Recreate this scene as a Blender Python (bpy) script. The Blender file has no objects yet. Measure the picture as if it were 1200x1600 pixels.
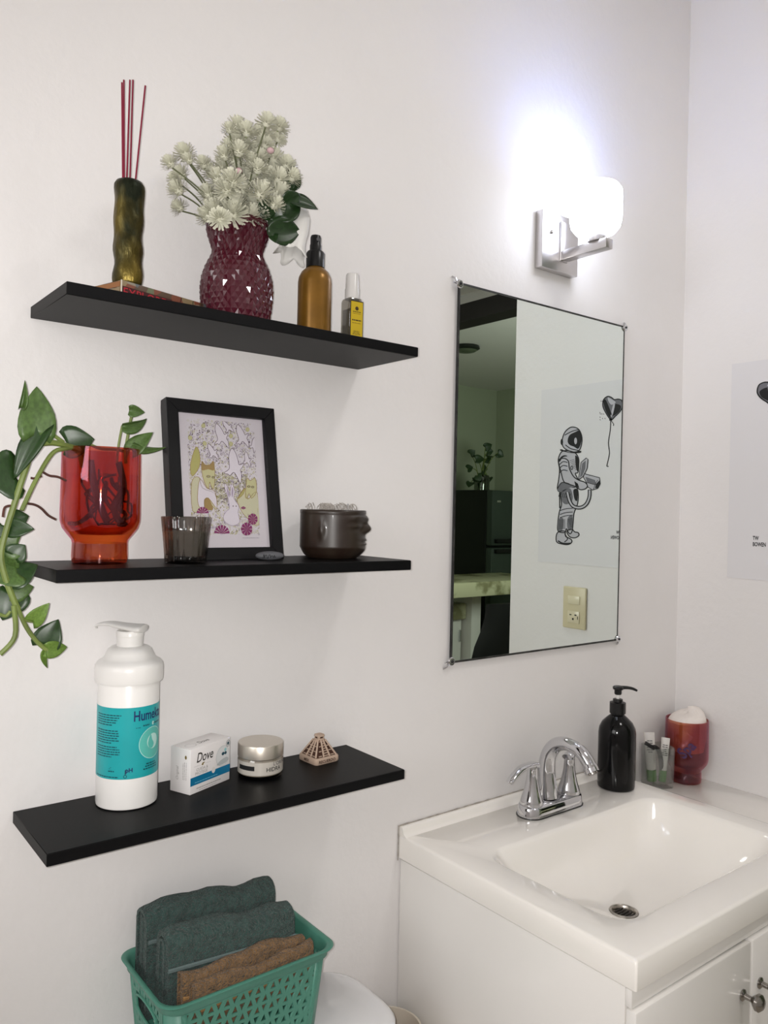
import bpy, bmesh, math, random
from mathutils import Vector, Matrix
random.seed(11)
S = bpy.context.scene
COL = S.collection
R_ = math.radians

# ------------------------------------------------------------------ camera
F_PX = 1238.575
CAM = Vector((-0.2626, -1.2496, 1.2952))
YAW, PITCH, ROLL = -0.6628, -0.0019, -0.0222
ROT = (Matrix.Rotation(YAW, 3, 'Z') @ Matrix.Rotation(PITCH, 3, 'X') @ Matrix.Rotation(ROLL, 3, 'Y'))
CR, CF, CU = ROT @ Vector((1, 0, 0)), ROT @ Vector((0, 1, 0)), ROT @ Vector((0, 0, 1))
cd = bpy.data.cameras.new('camera'); cam = bpy.data.objects.new('camera', cd); COL.objects.link(cam)
m = Matrix((CR, CU, -CF)).transposed().to_4x4(); m.translation = CAM; cam.matrix_world = m
cd.sensor_fit = 'HORIZONTAL'; cd.sensor_width = 36; cd.lens = F_PX * 36 / 1200; cd.clip_start = 0.02
S.camera = cam

# ------------------------------------------------------------------ world, lights, exposure
w = bpy.data.worlds.new('world'); S.world = w; w.use_nodes = True
w.node_tree.nodes['Background'].inputs[0].default_value = (0.9, 0.95, 1.0, 1)
w.node_tree.nodes['Background'].inputs[1].default_value = 0.6
FLASH_W, LEFT_FILL_W, SCONCE_E, BULB_E, KITCHEN_FILL_W = 31.0, 16.0, 7.5, 44.0, 12.0
def lamp(name, kind, loc, energy, color, **kw):
    l = bpy.data.lights.new(name, kind); l.energy = energy; l.color = color
    for k, v in kw.items(): setattr(l, k, v)
    o = bpy.data.objects.new(name, l); COL.objects.link(o); o.location = loc
    return o
# the phone's own flash, beside its lens
fl = lamp('phone_flash', 'SPOT', CAM - CR * 0.016 + CU * 0.006 + CF * 0.002, FLASH_W, (1.0, 0.98, 0.955),
          spot_size=R_(112), spot_blend=0.85, shadow_soft_size=0.006)
fl.rotation_euler = (-CF).to_track_quat('Z', 'Y').to_euler()
# added soft fill from the left wall, placed at a made-up window
wl = lamp('left_wall_fill', 'AREA', (-2.28, -1.05, 2.05), LEFT_FILL_W, (1.0, 0.99, 0.985), shape='RECTANGLE', size=1.3, size_y=1.2)
wl.rotation_euler = Vector((-1, 0, 0)).to_track_quat('Z', 'Y').to_euler()
# added overhead fill to brighten the sink top, at an invented ceiling fixture
bl_ = lamp('ceiling_fill', 'AREA', (1.15, -1.25, 2.87), 5.0, (1.0, 0.98, 0.95), shape='DISK', size=0.34)
# added greenish fill to brighten the kitchen, at an invented window
kl = lamp('kitchen_fill', 'AREA', (3.2, -0.62, 1.6), KITCHEN_FILL_W, (0.92, 1.0, 0.88), shape='RECTANGLE', size=0.7, size_y=0.7)
kl.rotation_euler = Vector((0, 1, 0)).to_track_quat('Z', 'Y').to_euler()
S.view_settings.view_transform = 'Standard'; S.view_settings.look = 'None'
S.view_settings.gamma = 1; S.view_settings.use_curve_mapping = False
S.view_settings.exposure = 0.46
S.cycles.caustics_reflective = False; S.cycles.caustics_refractive = False
S.cycles.max_bounces = 14; S.cycles.transparent_max_bounces = 24; S.cycles.diffuse_bounces = 6
S.cycles.sample_clamp_indirect = 6

# ------------------------------------------------------------------ pixel -> point on a plane of the place
def ray(u, v): return ROT @ Vector(((u - 600) / F_PX, 1, -(v - 800) / F_PX))
def at(u, v, x=None, y=None, z=None):
    d = ray(u, v)
    t = (x - CAM.x) / d.x if x is not None else (y - CAM.y) / d.y if y is not None else (z - CAM.z) / d.z
    return CAM + d * t

# ------------------------------------------------------------------ colours and materials
def lin(c): return c / 12.92 if c <= .04045 else ((c + .055) / 1.055) ** 2.4
def rgb(h): return tuple(lin(int(h[i:i + 2], 16) / 255) for i in (0, 2, 4)) + (1,)
def mat(name, col, rough=.5, metal=0, spec=.5, trans=0, ior=1.45, coat=0, bump=0, bscale=80, var=0, vscale=12,
        emit=0, sheen=0, sss=0, detail=4, col2=None, stretch=None, dist=.002):
    M = bpy.data.materials.new(name); M.use_nodes = True; nt = M.node_tree; b = nt.nodes['Principled BSDF']
    c = rgb(col) if isinstance(col, str) else col
    I = b.inputs
    I['Base Color'].default_value = c; I['Roughness'].default_value = rough; I['Metallic'].default_value = metal
    I['Specular IOR Level'].default_value = spec; I['Transmission Weight'].default_value = trans; I['IOR'].default_value = ior
    I['Coat Weight'].default_value = coat; I['Coat Roughness'].default_value = .05
    if sheen: I['Sheen Weight'].default_value = sheen
    if sss: I['Subsurface Weight'].default_value = sss; I['Subsurface Radius'].default_value = (.01, .01, .01)
    if emit: I['Emission Color'].default_value = c; I['Emission Strength'].default_value = emit
    if bump or var or col2:
        tc = nt.nodes.new('ShaderNodeTexCoord'); src = tc.outputs['Object']
        if stretch:
            mp = nt.nodes.new('ShaderNodeMapping'); mp.inputs['Scale'].default_value = stretch
            nt.links.new(src, mp.inputs[0]); src = mp.outputs[0]
    if bump:
        n = nt.nodes.new('ShaderNodeTexNoise'); n.inputs['Scale'].default_value = bscale; n.inputs['Detail'].default_value = detail
        nt.links.new(src, n.inputs['Vector'])
        bp = nt.nodes.new('ShaderNodeBump'); bp.inputs['Strength'].default_value = bump; bp.inputs['Distance'].default_value = dist
        nt.links.new(n.outputs['Fac'], bp.inputs['Height']); nt.links.new(bp.outputs[0], I['Normal'])
    if var or col2:
        n2 = nt.nodes.new('ShaderNodeTexNoise'); n2.inputs['Scale'].default_value = vscale; n2.inputs['Detail'].default_value = 5
        nt.links.new(src, n2.inputs['Vector'])
        cr = nt.nodes.new('ShaderNodeValToRGB'); cr.color_ramp.elements[0].position = .36; cr.color_ramp.elements[1].position = .64
        if col2: cr.color_ramp.elements[0].color = rgb(col2); cr.color_ramp.elements[1].color = c
        else:
            cr.color_ramp.elements[0].color = tuple(x * (1 - var) for x in c[:3]) + (1,)
            cr.color_ramp.elements[1].color = tuple(min(1, x * (1 + var)) for x in c[:3]) + (1,)
        nt.links.new(n2.outputs['Fac'], cr.inputs[0]); nt.links.new(cr.outputs[0], I['Base Color'])
    return M
def thin_glass(name, col, rough=.02, base=.05, gcol=(1, 1, 1, 1), dark=None, dscale=14):
    """thin coloured glass: lets light through tinted, reflects more at grazing angles"""
    M = bpy.data.materials.new(name); M.use_nodes = True; nt = M.node_tree
    for n in list(nt.nodes): nt.nodes.remove(n)
    out = nt.nodes.new('ShaderNodeOutputMaterial'); tr = nt.nodes.new('ShaderNodeBsdfTransparent'); gl = nt.nodes.new('ShaderNodeBsdfGlossy')
    tr.inputs[0].default_value = rgb(col); gl.inputs[0].default_value = gcol; gl.inputs['Roughness'].default_value = rough
    lw = nt.nodes.new('ShaderNodeLayerWeight'); lw.inputs[0].default_value = .5
    pw = nt.nodes.new('ShaderNodeMath'); pw.operation = 'POWER'; pw.inputs[1].default_value = 4
    ma = nt.nodes.new('ShaderNodeMath'); ma.operation = 'MULTIPLY_ADD'; ma.inputs[1].default_value = .8; ma.inputs[2].default_value = base
    mx = nt.nodes.new('ShaderNodeMixShader')
    nt.links.new(lw.outputs['Facing'], pw.inputs[0]); nt.links.new(pw.outputs[0], ma.inputs[0]); nt.links.new(ma.outputs[0], mx.inputs[0])
    nt.links.new(tr.outputs[0], mx.inputs[1]); nt.links.new(gl.outputs[0], mx.inputs[2]); nt.links.new(mx.outputs[0], out.inputs[0])
    if dark:
        tc = nt.nodes.new('ShaderNodeTexCoord'); n = nt.nodes.new('ShaderNodeTexNoise'); n.inputs['Scale'].default_value = dscale
        cr = nt.nodes.new('ShaderNodeValToRGB'); cr.color_ramp.elements[0].position = .38; cr.color_ramp.elements[1].position = .62
        cr.color_ramp.elements[0].color = rgb(dark); cr.color_ramp.elements[1].color = rgb(col)
        nt.links.new(tc.outputs['Object'], n.inputs['Vector']); nt.links.new(n.outputs['Fac'], cr.inputs[0]); nt.links.new(cr.outputs[0], tr.inputs[0])
    return M

WALL = mat('wall_paint', 'E2DFDE', .62, bump=.22, bscale=55, detail=6, var=.012, vscale=3, dist=.004)
CEIL = mat('ceiling_paint', 'E6E3E0', .8, bump=.1, bscale=60)
FLOORM = mat('floor_tile', 'C9BFB2', .3, var=.06, vscale=5)
GROUT = mat('floor_grout', '8E857B', .8, bump=.2)
SHELFM = mat('black_laminate', '070708', .42, spec=.10, bump=.10, bscale=30, stretch=(3, 60, 60), var=.2, vscale=9, dist=.0006)
MIRROR = mat('mirror_silver', (.80, .86, .82, 1), .0, 1)
EDGE = mat('mirror_edge', '1A1C1C', .25, var=.4, vscale=60)
CHROME = mat('chrome', (.62, .62, .64, 1), .045, 1)
STEEL = mat('brushed_nickel', (.60, .58, .58, 1), .28, 1, bump=.06, bscale=40, stretch=(60, 2, 2), dist=.0005)
CERAM = mat('cultured_marble', 'F0ECE6', .12, coat=.6, var=.012, vscale=6)
CABW = mat('white_lacquer', 'ECE9E5', .22, coat=.3, var=.01, vscale=4)
CAULK = mat('grey_sealant', 'A39C94', .8, bump=.4, bscale=120, var=.2, vscale=60)
BLACKP = mat('black_plastic', '0C0C0D', .3)
BLACKG = mat('black_gloss', '050506', .12, spec=.35)
WHITEP = mat('white_plastic', 'E4E2DF', .28, coat=.2, sss=.05)
PAPER = mat('white_paper', 'E2DEDD', .55)
INK = mat('black_ink', '101012', .7)
GREYINK = mat('grey_ink', '6C6C72', .7)
LIGHTINK = mat('light_grey_ink', 'B9B8BF', .7)

# ------------------------------------------------------------------ geometry helpers
class G:
    def __init__(s): s.v = []; s.f = []; s.mi = []
    def add(s, vs, fs, mi=0):
        o = len(s.v); s.v += [Vector(v) for v in vs]; s.f += [tuple(i + o for i in f) for f in fs]; s.mi += [mi] * len(fs); return s
    def box(s, x0, x1, y0, y1, z0, z1, mi=0):
        vs = [(x, y, z) for z in (z0, z1) for y in (y0, y1) for x in (x0, x1)]
        return s.add(vs, [(0, 2, 3, 1), (4, 5, 7, 6), (0, 1, 5, 4), (2, 6, 7, 3), (0, 4, 6, 2), (1, 3, 7, 5)], mi)
    def lathe(s, prof, n=40, c=(0, 0, 0), cap0=True, cap1=True, mi=0, fr=None):
        c = Vector(c); vs = []
        for k, (r, h) in enumerate(prof):
            for i in range(n):
                a = 2 * math.pi * i / n; rr = r * (fr(a, h) if fr else 1)
                vs.append((c.x + rr * math.cos(a), c.y + rr * math.sin(a), c.z + h))
        fs = [(k * n + i, k * n + (i + 1) % n, (k + 1) * n + (i + 1) % n, (k + 1) * n + i) for k in range(len(prof) - 1) for i in range(n)]
        if cap0: fs.append(tuple(range(n))[::-1])
        if cap1: fs.append(tuple((len(prof) - 1) * n + i for i in range(n)))
        return s.add(vs, fs, mi)
    def tube(s, pts, r, n=10, caps=True, mi=0, flat=1.0, up=None):
        pts = [Vector(p) for p in pts]; vs = []; N = len(pts); nrm = None
        for k, p in enumerate(pts):
            t = (pts[min(k + 1, N - 1)] - pts[max(k - 1, 0)]).normalized()
            if nrm is None:
                nrm = (Vector(up) if up else (Vector((0, 0, 1)) if abs(t.z) < .9 else Vector((1, 0, 0))))
            nrm = (nrm - t * nrm.dot(t)).normalized(); b = t.cross(nrm)
            rr = r[k] if isinstance(r, (list, tuple)) else r
            for i in range(n):
                a = 2 * math.pi * i / n; vs.append(p + nrm * (rr * math.cos(a) * flat) + b * (rr * math.sin(a)))
        fs = [(k * n + i, k * n + (i + 1) % n, (k + 1) * n + (i + 1) % n, (k + 1) * n + i) for k in range(N - 1) for i in range(n)]
        if caps: fs += [tuple(range(n))[::-1], tuple((N - 1) * n + i for i in range(n))]
        return s.add(vs, fs, mi)
    def rings(s, rings, cap0=False, cap1=False, mi=0):
        n = len(rings[0]); vs = [p for r in rings for p in r]
        fs = [(k * n + i, k * n + (i + 1) % n, (k + 1) * n + (i + 1) % n, (k + 1) * n + i) for k in range(len(rings) - 1) for i in range(n)]
        if cap0: fs.append(tuple(range(n))[::-1])
        if cap1: fs.append(tuple((len(rings) - 1) * n + i for i in range(n)))
        return s.add(vs, fs, mi)
    def sphere(s, c, r, n=16, m=10, sc=(1, 1, 1), mi=0):
        prof = [(max(1e-5, math.sin(math.pi * k / m)) * r, -math.cos(math.pi * k / m) * r) for k in range(m + 1)]
        o = len(s.v); s.lathe(prof, n, (0, 0, 0), mi=mi)
        for i in range(o, len(s.v)): v = s.v[i]; s.v[i] = Vector((v.x * sc[0] + c[0], v.y * sc[1] + c[1], v.z * sc[2] + c[2]))
        return s
    def xf(s, M, start=0):
        for i in range(start, len(s.v)): s.v[i] = M @ s.v[i]
        return s
    def mesh(s, name, mats, smooth=True, angle=40, bevel=0, bseg=2, sub=0):
        me = bpy.data.meshes.new(name); me.from_pydata([tuple(v) for v in s.v], [], s.f)
        for M in (mats if isinstance(mats, (list, tuple)) else [mats]): me.materials.append(M)
        me.polygons.foreach_set('material_index', s.mi); me.update()
        bm = bmesh.new(); bm.from_mesh(me)
        bmesh.ops.recalc_face_normals(bm, faces=bm.faces)
        if bevel:
            es = [e for e in bm.edges if len(e.link_faces) == 2 and e.calc_face_angle(0) > R_(35)]
            bmesh.ops.bevel(bm, geom=es, offset=bevel, segments=bseg, profile=.5, affect='EDGES', clamp_overlap=True)
        bm.to_mesh(me); bm.free()
        if smooth:
            me.polygons.foreach_set('use_smooth', [True] * len(me.polygons)); me.set_sharp_from_angle(angle=R_(angle))
        return me
    def obj(s, name, mats, parent=None, smooth=True, angle=40, bevel=0, bseg=2, sub=0, loc=None, rot=None):
        o = bpy.data.objects.new(name, s.mesh(name, mats, smooth, angle, bevel, bseg)); COL.objects.link(o)
        if parent: o.parent = parent
        if loc is not None: o.location = loc
        if rot is not None: o.rotation_euler = rot
        if sub:
            md = o.modifiers.new('sub', 'SUBSURF'); md.levels = sub; md.render_levels = sub
        return o
def tag(o, label, cat, group=None):
    o['label'] = label; o['category'] = cat
    if group: o['group'] = group
    return o
def thing(name, label, cat, loc=(0, 0, 0), rz=0, group=None):
    o = bpy.data.objects.new(name, None); COL.objects.link(o); o.location = loc; o.rotation_euler = (0, 0, rz)
    o.empty_display_size = .02
    return tag(o, label, cat, group)
def struct(o): o['kind'] = 'structure'; return o
def link(name, me, parent=None, mw=None):
    o = bpy.data.objects.new(name, me); COL.objects.link(o)
    if parent: o.parent = parent
    if mw is not None: o.matrix_local = mw
    return o
def rrect(x0, x1, y0, y1, r, z, seg=6):
    pts = []
    for cx, cy, a0 in ((x1 - r, y1 - r, 0), (x0 + r, y1 - r, 90), (x0 + r, y0 + r, 180), (x1 - r, y0 + r, 270)):
        for k in range(seg + 1):
            a = R_(a0 + 90 * k / seg); pts.append(Vector((cx + r * math.cos(a), cy + r * math.sin(a), z)))
    return pts
def catmull(pts, n=6):
    pts = [Vector(p) for p in pts]; out = []
    for i in range(len(pts) - 1):
        p0, p1, p2, p3 = pts[max(i - 1, 0)], pts[i], pts[i + 1], pts[min(i + 2, len(pts) - 1)]
        for k in range(n):
            t = k / n
            out.append(.5 * ((2 * p1) + (p2 - p0) * t + (2 * p0 - 5 * p1 + 4 * p2 - p3) * t * t + (3 * p1 - p0 - 3 * p2 + p3) * t ** 3))
    out.append(pts[-1]); return out
def text_mesh(body, size, shear=0, bold=0, align='LEFT', extrude=0, sx=1.0, spacing=1.0):
    cu = bpy.data.curves.new('lettering', 'FONT'); cu.body = body; cu.size = size; cu.shear = shear; cu.offset = bold
    cu.align_x = align; cu.extrude = extrude; cu.resolution_u = 3; cu.space_character = spacing
    o = bpy.data.objects.new('lettering', cu); COL.objects.link(o)
    dg = bpy.context.evaluated_depsgraph_get()
    me = bpy.data.meshes.new_from_object(o.evaluated_get(dg)); me.name = 'lettering'
    bpy.data.objects.remove(o); bpy.data.curves.remove(cu)
    if sx != 1.0:
        for v in me.vertices: v.co.x *= sx
    return me
def lettering(name, body, size, M, parent, mw, bend=None, **kw):
    """bend=(radius, angle): wraps x around a vertical cylinder of the parent's axis"""
    me = text_mesh(body, size, **kw); me.materials.clear(); me.materials.append(M)
    if bend:
        r, a0, h = bend
        for v in me.vertices:
            a = a0 + v.co.x / r; rr = r + v.co.z; z = h + v.co.y
            v.co = (rr * math.cos(a), rr * math.sin(a), z)
        mw = None
    return link(name, me, parent, mw)
def basis(o, x, y):
    """matrix with local x,y along given vectors at origin o"""
    x = Vector(x).normalized(); y = Vector(y).normalized(); z = x.cross(y).normalized()
    m = Matrix((x, y, z)).transposed().to_4x4(); m.translation = o; return m
def stroke2d(g, pts, wd, fn, layer, mi=0, closed=False):
    """a flat line of print along 2-D points, mapped to the sheet by fn(a,b,layer)"""
    P = [Vector((a, b)) for a, b in pts]
    if closed: P.append(P[0].copy())
    L = []; Rr = []
    for i, p in enumerate(P):
        t = (P[min(i + 1, len(P) - 1)] - P[max(i - 1, 0)])
        if t.length < 1e-9: t = Vector((1, 0))
        t.normalize(); n = Vector((-t.y, t.x)) * wd * .5
        L.append(p + n); Rr.append(p - n)
    vs = [fn(q.x, q.y, layer) for pr in zip(L, Rr) for q in pr]
    g.add(vs, [(2 * i, 2 * i + 1, 2 * i + 3, 2 * i + 2) for i in range(len(P) - 1)], mi)
def fill2d(g, pts, fn, layer, mi=0): g.add([fn(a, b, layer) for a, b in pts], [tuple(range(len(pts)))], mi)
def circ(cx, cy, rx, ry=None, n=20, a0=0, a1=360):
    ry = ry or rx
    return [(cx + rx * math.cos(R_(a0 + (a1 - a0) * i / (n if a1 - a0 >= 360 else n - 1))), cy + ry * math.sin(R_(a0 + (a1 - a0) * i / (n if a1 - a0 >= 360 else n - 1)))) for i in range(n)]
def smooth2d(pts, n=4, closed=False):
    P = [Vector((a, b, 0)) for a, b in pts]
    if closed:
        q = catmull([P[-1]] + P + [P[0], P[1]], n); q = q[n:-(n + 1)]
        return [(a.x, a.y) for a in q]
    return [(a.x, a.y) for a in catmull(P, n)]
def disc2d(g, cx, cy, rx, ry, fn, layer, mi=0, n=32, m=8):
    vs = [fn(cx, cy, layer)] + [fn(cx + rx * k / m * math.cos(2 * math.pi * i / n), cy + ry * k / m * math.sin(2 * math.pi * i / n), layer) for k in range(1, m + 1) for i in range(n)]
    fs = [(0, 1 + i, 1 + (i + 1) % n) for i in range(n)] + [(1 + k * n + i, 1 + (k + 1) * n + i, 1 + (k + 1) * n + (i + 1) % n, 1 + k * n + (i + 1) % n) for k in range(m - 1) for i in range(n)]
    g.add(vs, fs, mi)

# ================================================================== THE SETTING
XR, FZ, CZ, KC = 1.7693, -0.20, 2.95, 2.37
def slab(name, M, *b): return struct(G().box(*b).obj(name, M, smooth=False))
slab('wall_main', WALL, -2.5, XR + .1, 0, .1, FZ, CZ)
slab('wall_right', WALL, XR, XR + .1, -.655, 0, FZ, CZ)
slab('wall_right_above_opening', WALL, XR, XR + .1, -1.95, -.655, KC, CZ)
slab('wall_left', WALL, -2.5, -2.4, -1.95, 0, FZ, CZ)
slab('wall_rear', WALL, -2.5, XR + .1, -2.05, -1.95, FZ, CZ)
slab('ceiling', CEIL, -2.5, XR + .1, -2.05, .1, CZ, CZ + .08)
slab('ceiling_kitchen', CEIL, XR + .1, 4.9, -3.78, -.45, KC, KC + .08)
KWALL = mat('kitchen_wall_paint', 'AEB59F', .8, bump=.1, bscale=40)
slab('wall_kitchen_far', KWALL, XR, 4.9, -3.78, -3.68, FZ, KC)
slab('wall_kitchen_side', KWALL, 4.8, 4.9, -3.68, -.45, FZ, KC)
slab('wall_kitchen_near', KWALL, XR + .1, 4.9, -.55, -.45, FZ, KC)
slab('wall_kitchen_end', KWALL, XR, XR + .1, -3.68, -2.05, FZ, KC)
flo = slab('floor', GROUT, -2.5, 4.9, -3.78, .1, FZ - .08, FZ)
tm = G().box(.002, .298, .002, .298, 0, .004).mesh('floor_tile', FLOORM, smooth=False, bevel=.001, bseg=1)
for i in range(14):
    for j in range(6): link('tile', tm, flo, Matrix.Translation((-2.4 + i * .3, -1.95 + j * .3 + .15, FZ)))
# invented bathroom window, out of view, dressing the added left fill
win = struct(thing('added_window_1', 'added unseen frosted window in the left bathroom wall', 'window', (-2.4, -1.05, 2.05))); del win['category']
G().box(-.02, .03, -.71, -.65, -.66, .66).box(-.02, .03, .65, .71, -.66, .66).box(-.02, .03, -.65, .65, .60, .66).box(-.02, .03, -.65, .65, -.66, -.60).obj('window_frame', CABW, win, False)
G().box(.001, .012, -.65, .65, -.60, .60).obj('pane', mat('frosted_glass', 'F2F4F4', .5), win, False)

win = struct(thing('added_window_2', 'added unseen kitchen window beside the bar', 'window', (3.2, -.55, 1.6))); del win['category']  # invented window around the kitchen fill, outside the mirror's view
G().box(-.42, -.36, -.05, .0, -.42, .42).box(.36, .42, -.05, .0, -.42, .42).box(-.36, .36, -.05, .0, .36, .42).box(-.36, .36, -.05, .0, -.42, -.36).obj('window_frame', CABW, win, False)
G().box(-.36, .36, -.012, -.004, -.36, .36).obj('pane', bpy.data.materials['frosted_glass'], win, False)

bcl = thing('added_ceiling_light', 'added unseen round flush ceiling light above the bathroom', 'lamp', (1.15, -1.25, CZ))  # made-up fixture, never in view, housing the added overhead fill
G().lathe([(.20, -.001), (.205, -.05), (.19, -.06), (.185, -.05)], 40, cap1=False).obj('ring', CHROME, bcl)
G().lathe([(.001, -.045), (.184, -.045), (.184, -.04), (.001, -.04)], 40).obj('diffuser', mat('lit_diffuser', (1, .97, .93, 1), .4, emit=3.0), bcl)
# -------------------------------------------------- kitchen seen in the mirror
MY = -0.0105                                    # mirror face
def atm(u, v, **k):                              # a point of the room seen through the mirror
    if 'y' in k: k['y'] = 2 * MY - k['y']
    p = at(u, v, **k); return Vector((p.x, 2 * MY - p.y, p.z))
WOOD = mat('dark_beam_wood', '15100E', .6, bump=.3, bscale=25, stretch=(10, 1, 10))
struct(G().box(2.44, 2.56, -3.68, -.55, 2.238, 2.325).obj('trim_1', WOOD, None, False))
struct(G().box(2.44, 2.56, -3.68, -.55, 2.325, KC).obj('trim_2', mat('beam_plaster', 'B9B7B0', .8), None, False))
fr = thing('refrigerator', 'dark two-door refrigerator behind the marble bar, seen in the mirror', 'refrigerator', (4.3, -3.27, FZ))
FRS = mat('dark_fridge_side', '0B0D0C', .4); FRD = mat('fridge_steel', '4A544E', .35, .6, bump=.05, bscale=60, stretch=(1, 60, 1))
G().box(-.3, .3, -.33, .28, .03, 1.668).obj('body', FRS, fr, bevel=.008)
for z0, z1 in ((.06, 1.235), (1.25, 1.665)):
    d = G().box(-.3, .3, .283, .345, z0, z1).obj('door', FRD, fr, bevel=.01)
    zz = (1.10, 1.225) if z0 < 1 else (1.262, 1.30)
    G().box(-.27, .2, .35, .375, zz[1] - .03, zz[1]).box(-.27, -.24, .34, .36, zz[1] - .03, zz[1]).box(.17, .2, .34, .36, zz[1] - .03, zz[1]).obj('handle', BLACKP, d, bevel=.004)
G().box(-.25, -.21, .3455, .347, 1.575, 1.59).obj('badge', CHROME, fr, False)
MARB = mat('kitchen_marble', '7E7A55', .3, col2='C9C8A2', vscale=5)
MARB.node_tree.nodes['Color Ramp'].color_ramp.elements[1].color = rgb('CFCDAA')
MARB.node_tree.nodes['Color Ramp'].color_ramp.elements[0].color = rgb('8F8C68')
MARB.node_tree.nodes['Color Ramp'].color_ramp.elements[0].position = .42; MARB.node_tree.nodes['Color Ramp'].color_ramp.elements[1].position = .50
bar = thing('breakfast_bar', 'veined marble breakfast bar on a pale panel, in the mirror', 'bar', (3.2, -2.65, FZ))
G().box(-1.1, .9, -.27, .25, .955, 1.05).obj('slab', MARB, bar, bevel=.008)
G().box(.40, .49, -.26, -.06, 0, .954).obj('support_panel', CABW, bar, bevel=.003)
kc = thing('kitchen_counter', 'low marble kitchen counter on a white cabinet under the bar', 'counter', (3.15, -3.1, FZ))
G().box(-.9, .445, -.4, .345, .752, .862).obj('worktop', MARB, kc, bevel=.01)
G().box(-.88, .430, -.38, .31, 0, .751).obj('cabinet', CABW, kc, bevel=.003)
for i in range(3):
    d = G().box(-.86 + i * .43, -.45 + i * .43, .311, .329, .02, .74).obj('door', CABW, kc, bevel=.004)
    G().box(-.47 + i * .43, -.46 + i * .43, .33, .345, .6, .68).obj('handle', CHROME, d, bevel=.002)
ch = thing('swivel_chair', 'black swivel chair beside the bar, seen in the mirror', 'chair', (3.03, -2.1, FZ), R_(176))
CHM = mat('black_upholstery', '0A0A0B', .55)
seat = G().box(-.23, .23, -.22, .22, .42, .50).obj('seat', CHM, ch, bevel=.04, bseg=3)
bk = []
for k in range(7):
    t = k / 6; z = .52 + t * .47; ww = .16 + .07 * math.sin(math.pi * min(1, t * 1.2 + .1)); y = -.2 - .06 * t
    bk.append([Vector((ww * math.cos(a), y + .025 * math.sin(a) - .05 * math.cos(a) ** 2 * 0 + .04 * math.cos(a) ** 2, z)) for a in [2 * math.pi * i / 20 for i in range(20)]])
G().rings(bk, True, True).obj('backrest', CHM, ch)
G().tube([(0, 0, .08), (0, 0, .42)], .03, 12).obj('column', BLACKP, ch)
G().tube(catmull([(0, -.1, .44), (0, -.26, .46), (0, -.24, .62)]), .018, 10).obj('back_stem', BLACKP, ch)
for k in range(5):
    a = 2 * math.pi * k / 5
    lg = G().tube([(.02 * math.cos(a), .02 * math.sin(a), .1), (.28 * math.cos(a), .28 * math.sin(a), .06)], [.022, .014], 8).obj('leg', BLACKP, ch)
    G().sphere((.28 * math.cos(a), .28 * math.sin(a), .028), .027, 12, 8).obj('caster', BLACKP, lg)
for s in (-1, 1): G().tube(catmull([(s * .2, -.05, .46), (s * .29, -.05, .5), (s * .29, -.05, .66), (s * .29, .12, .68)]), .017, 8).obj('armrest', BLACKP, ch)
cl = thing('ceiling_lamp', 'unlit round flush lamp on the kitchen ceiling, in the mirror', 'lamp', (3.29, -2.50, KC))
G().lathe([(.085, -.001), (.09, -.018), (.075, -.028)], 32).obj('ring', mat('dark_lamp_ring', '20251F', .4), cl)
G().lathe([(.075, -.026), (.06, -.038), (.03, -.045), (.005, -.047)], 32).obj('glass', mat('lamp_glass_off', '59624F', .3), cl)

# ================================================================== MIRROR
MX0, MX1, MZ0, MZ1 = .8943, 1.4797, .9727, 1.7848
mi = thing('wall_mirror', 'tall frameless rectangular mirror held by four metal clips', 'mirror', ((MX0 + MX1) / 2, 0, MZ0))
hw, hh = (MX1 - MX0) / 2, MZ1 - MZ0
G().box(-hw, hw, MY + .0004, -.0055, 0, hh).obj('backing', EDGE, mi, False)
G().add([(-hw + .002, MY, .002), (hw - .002, MY, .002), (hw - .002, MY, hh - .002), (-hw + .002, MY, hh - .002)], [(0, 1, 2, 3)]).obj('silvered_glass', MIRROR, mi, False)
DKL = mat('blackened_edge', '2A2A28', .5, var=.7, vscale=40)
G().box(-hw, hw, MY - .0008, MY + .0006, hh - .004, hh).obj('top_edge', DKL, mi, False)
G().box(-hw, hw, MY - .0008, MY + .0006, 0, .0042).obj('bottom_edge', DKL, mi, False)
G().box(-hw, -hw + .003, MY - .0008, MY + .0006, .004, hh - .004).obj('left_edge', DKL, mi, False)
G().box(hw - .003, hw, MY - .0008, MY + .0006, .004, hh - .004).obj('right_edge', DKL, mi, False)
for sx in (-1, 1):
    for z in (.004, hh - .004):
        sz = 1 if z > .1 else -1
        c = G().lathe([(.0001, 0), (.0085, 0), (.0095, .0015), (.0075, .004), (.004, .0045), (.0001, .0035)], 20)
        c.xf(Matrix.Translation((sx * hw, MY - .0005, z)) @ Matrix.Rotation(R_(90), 4, 'X'))
        c.tube([(sx * (hw + .004), MY + .003, z + sz * .004), (sx * (hw + .008), MY + .004, z + sz * .012), (sx * (hw + .012), -.0002, z + sz * .016)], .0022, 8)
        c.tube([(sx * (hw + .004), MY + .003, z + sz * .001), (sx * (hw + .013), MY + .004, z + sz * .003)], .0018, 8)
        o = c.obj('clip', CHROME, mi)
        G().sphere((sx * hw, MY - .005, z), .003, 10, 6).obj('screw', BLACKP, o)

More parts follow.
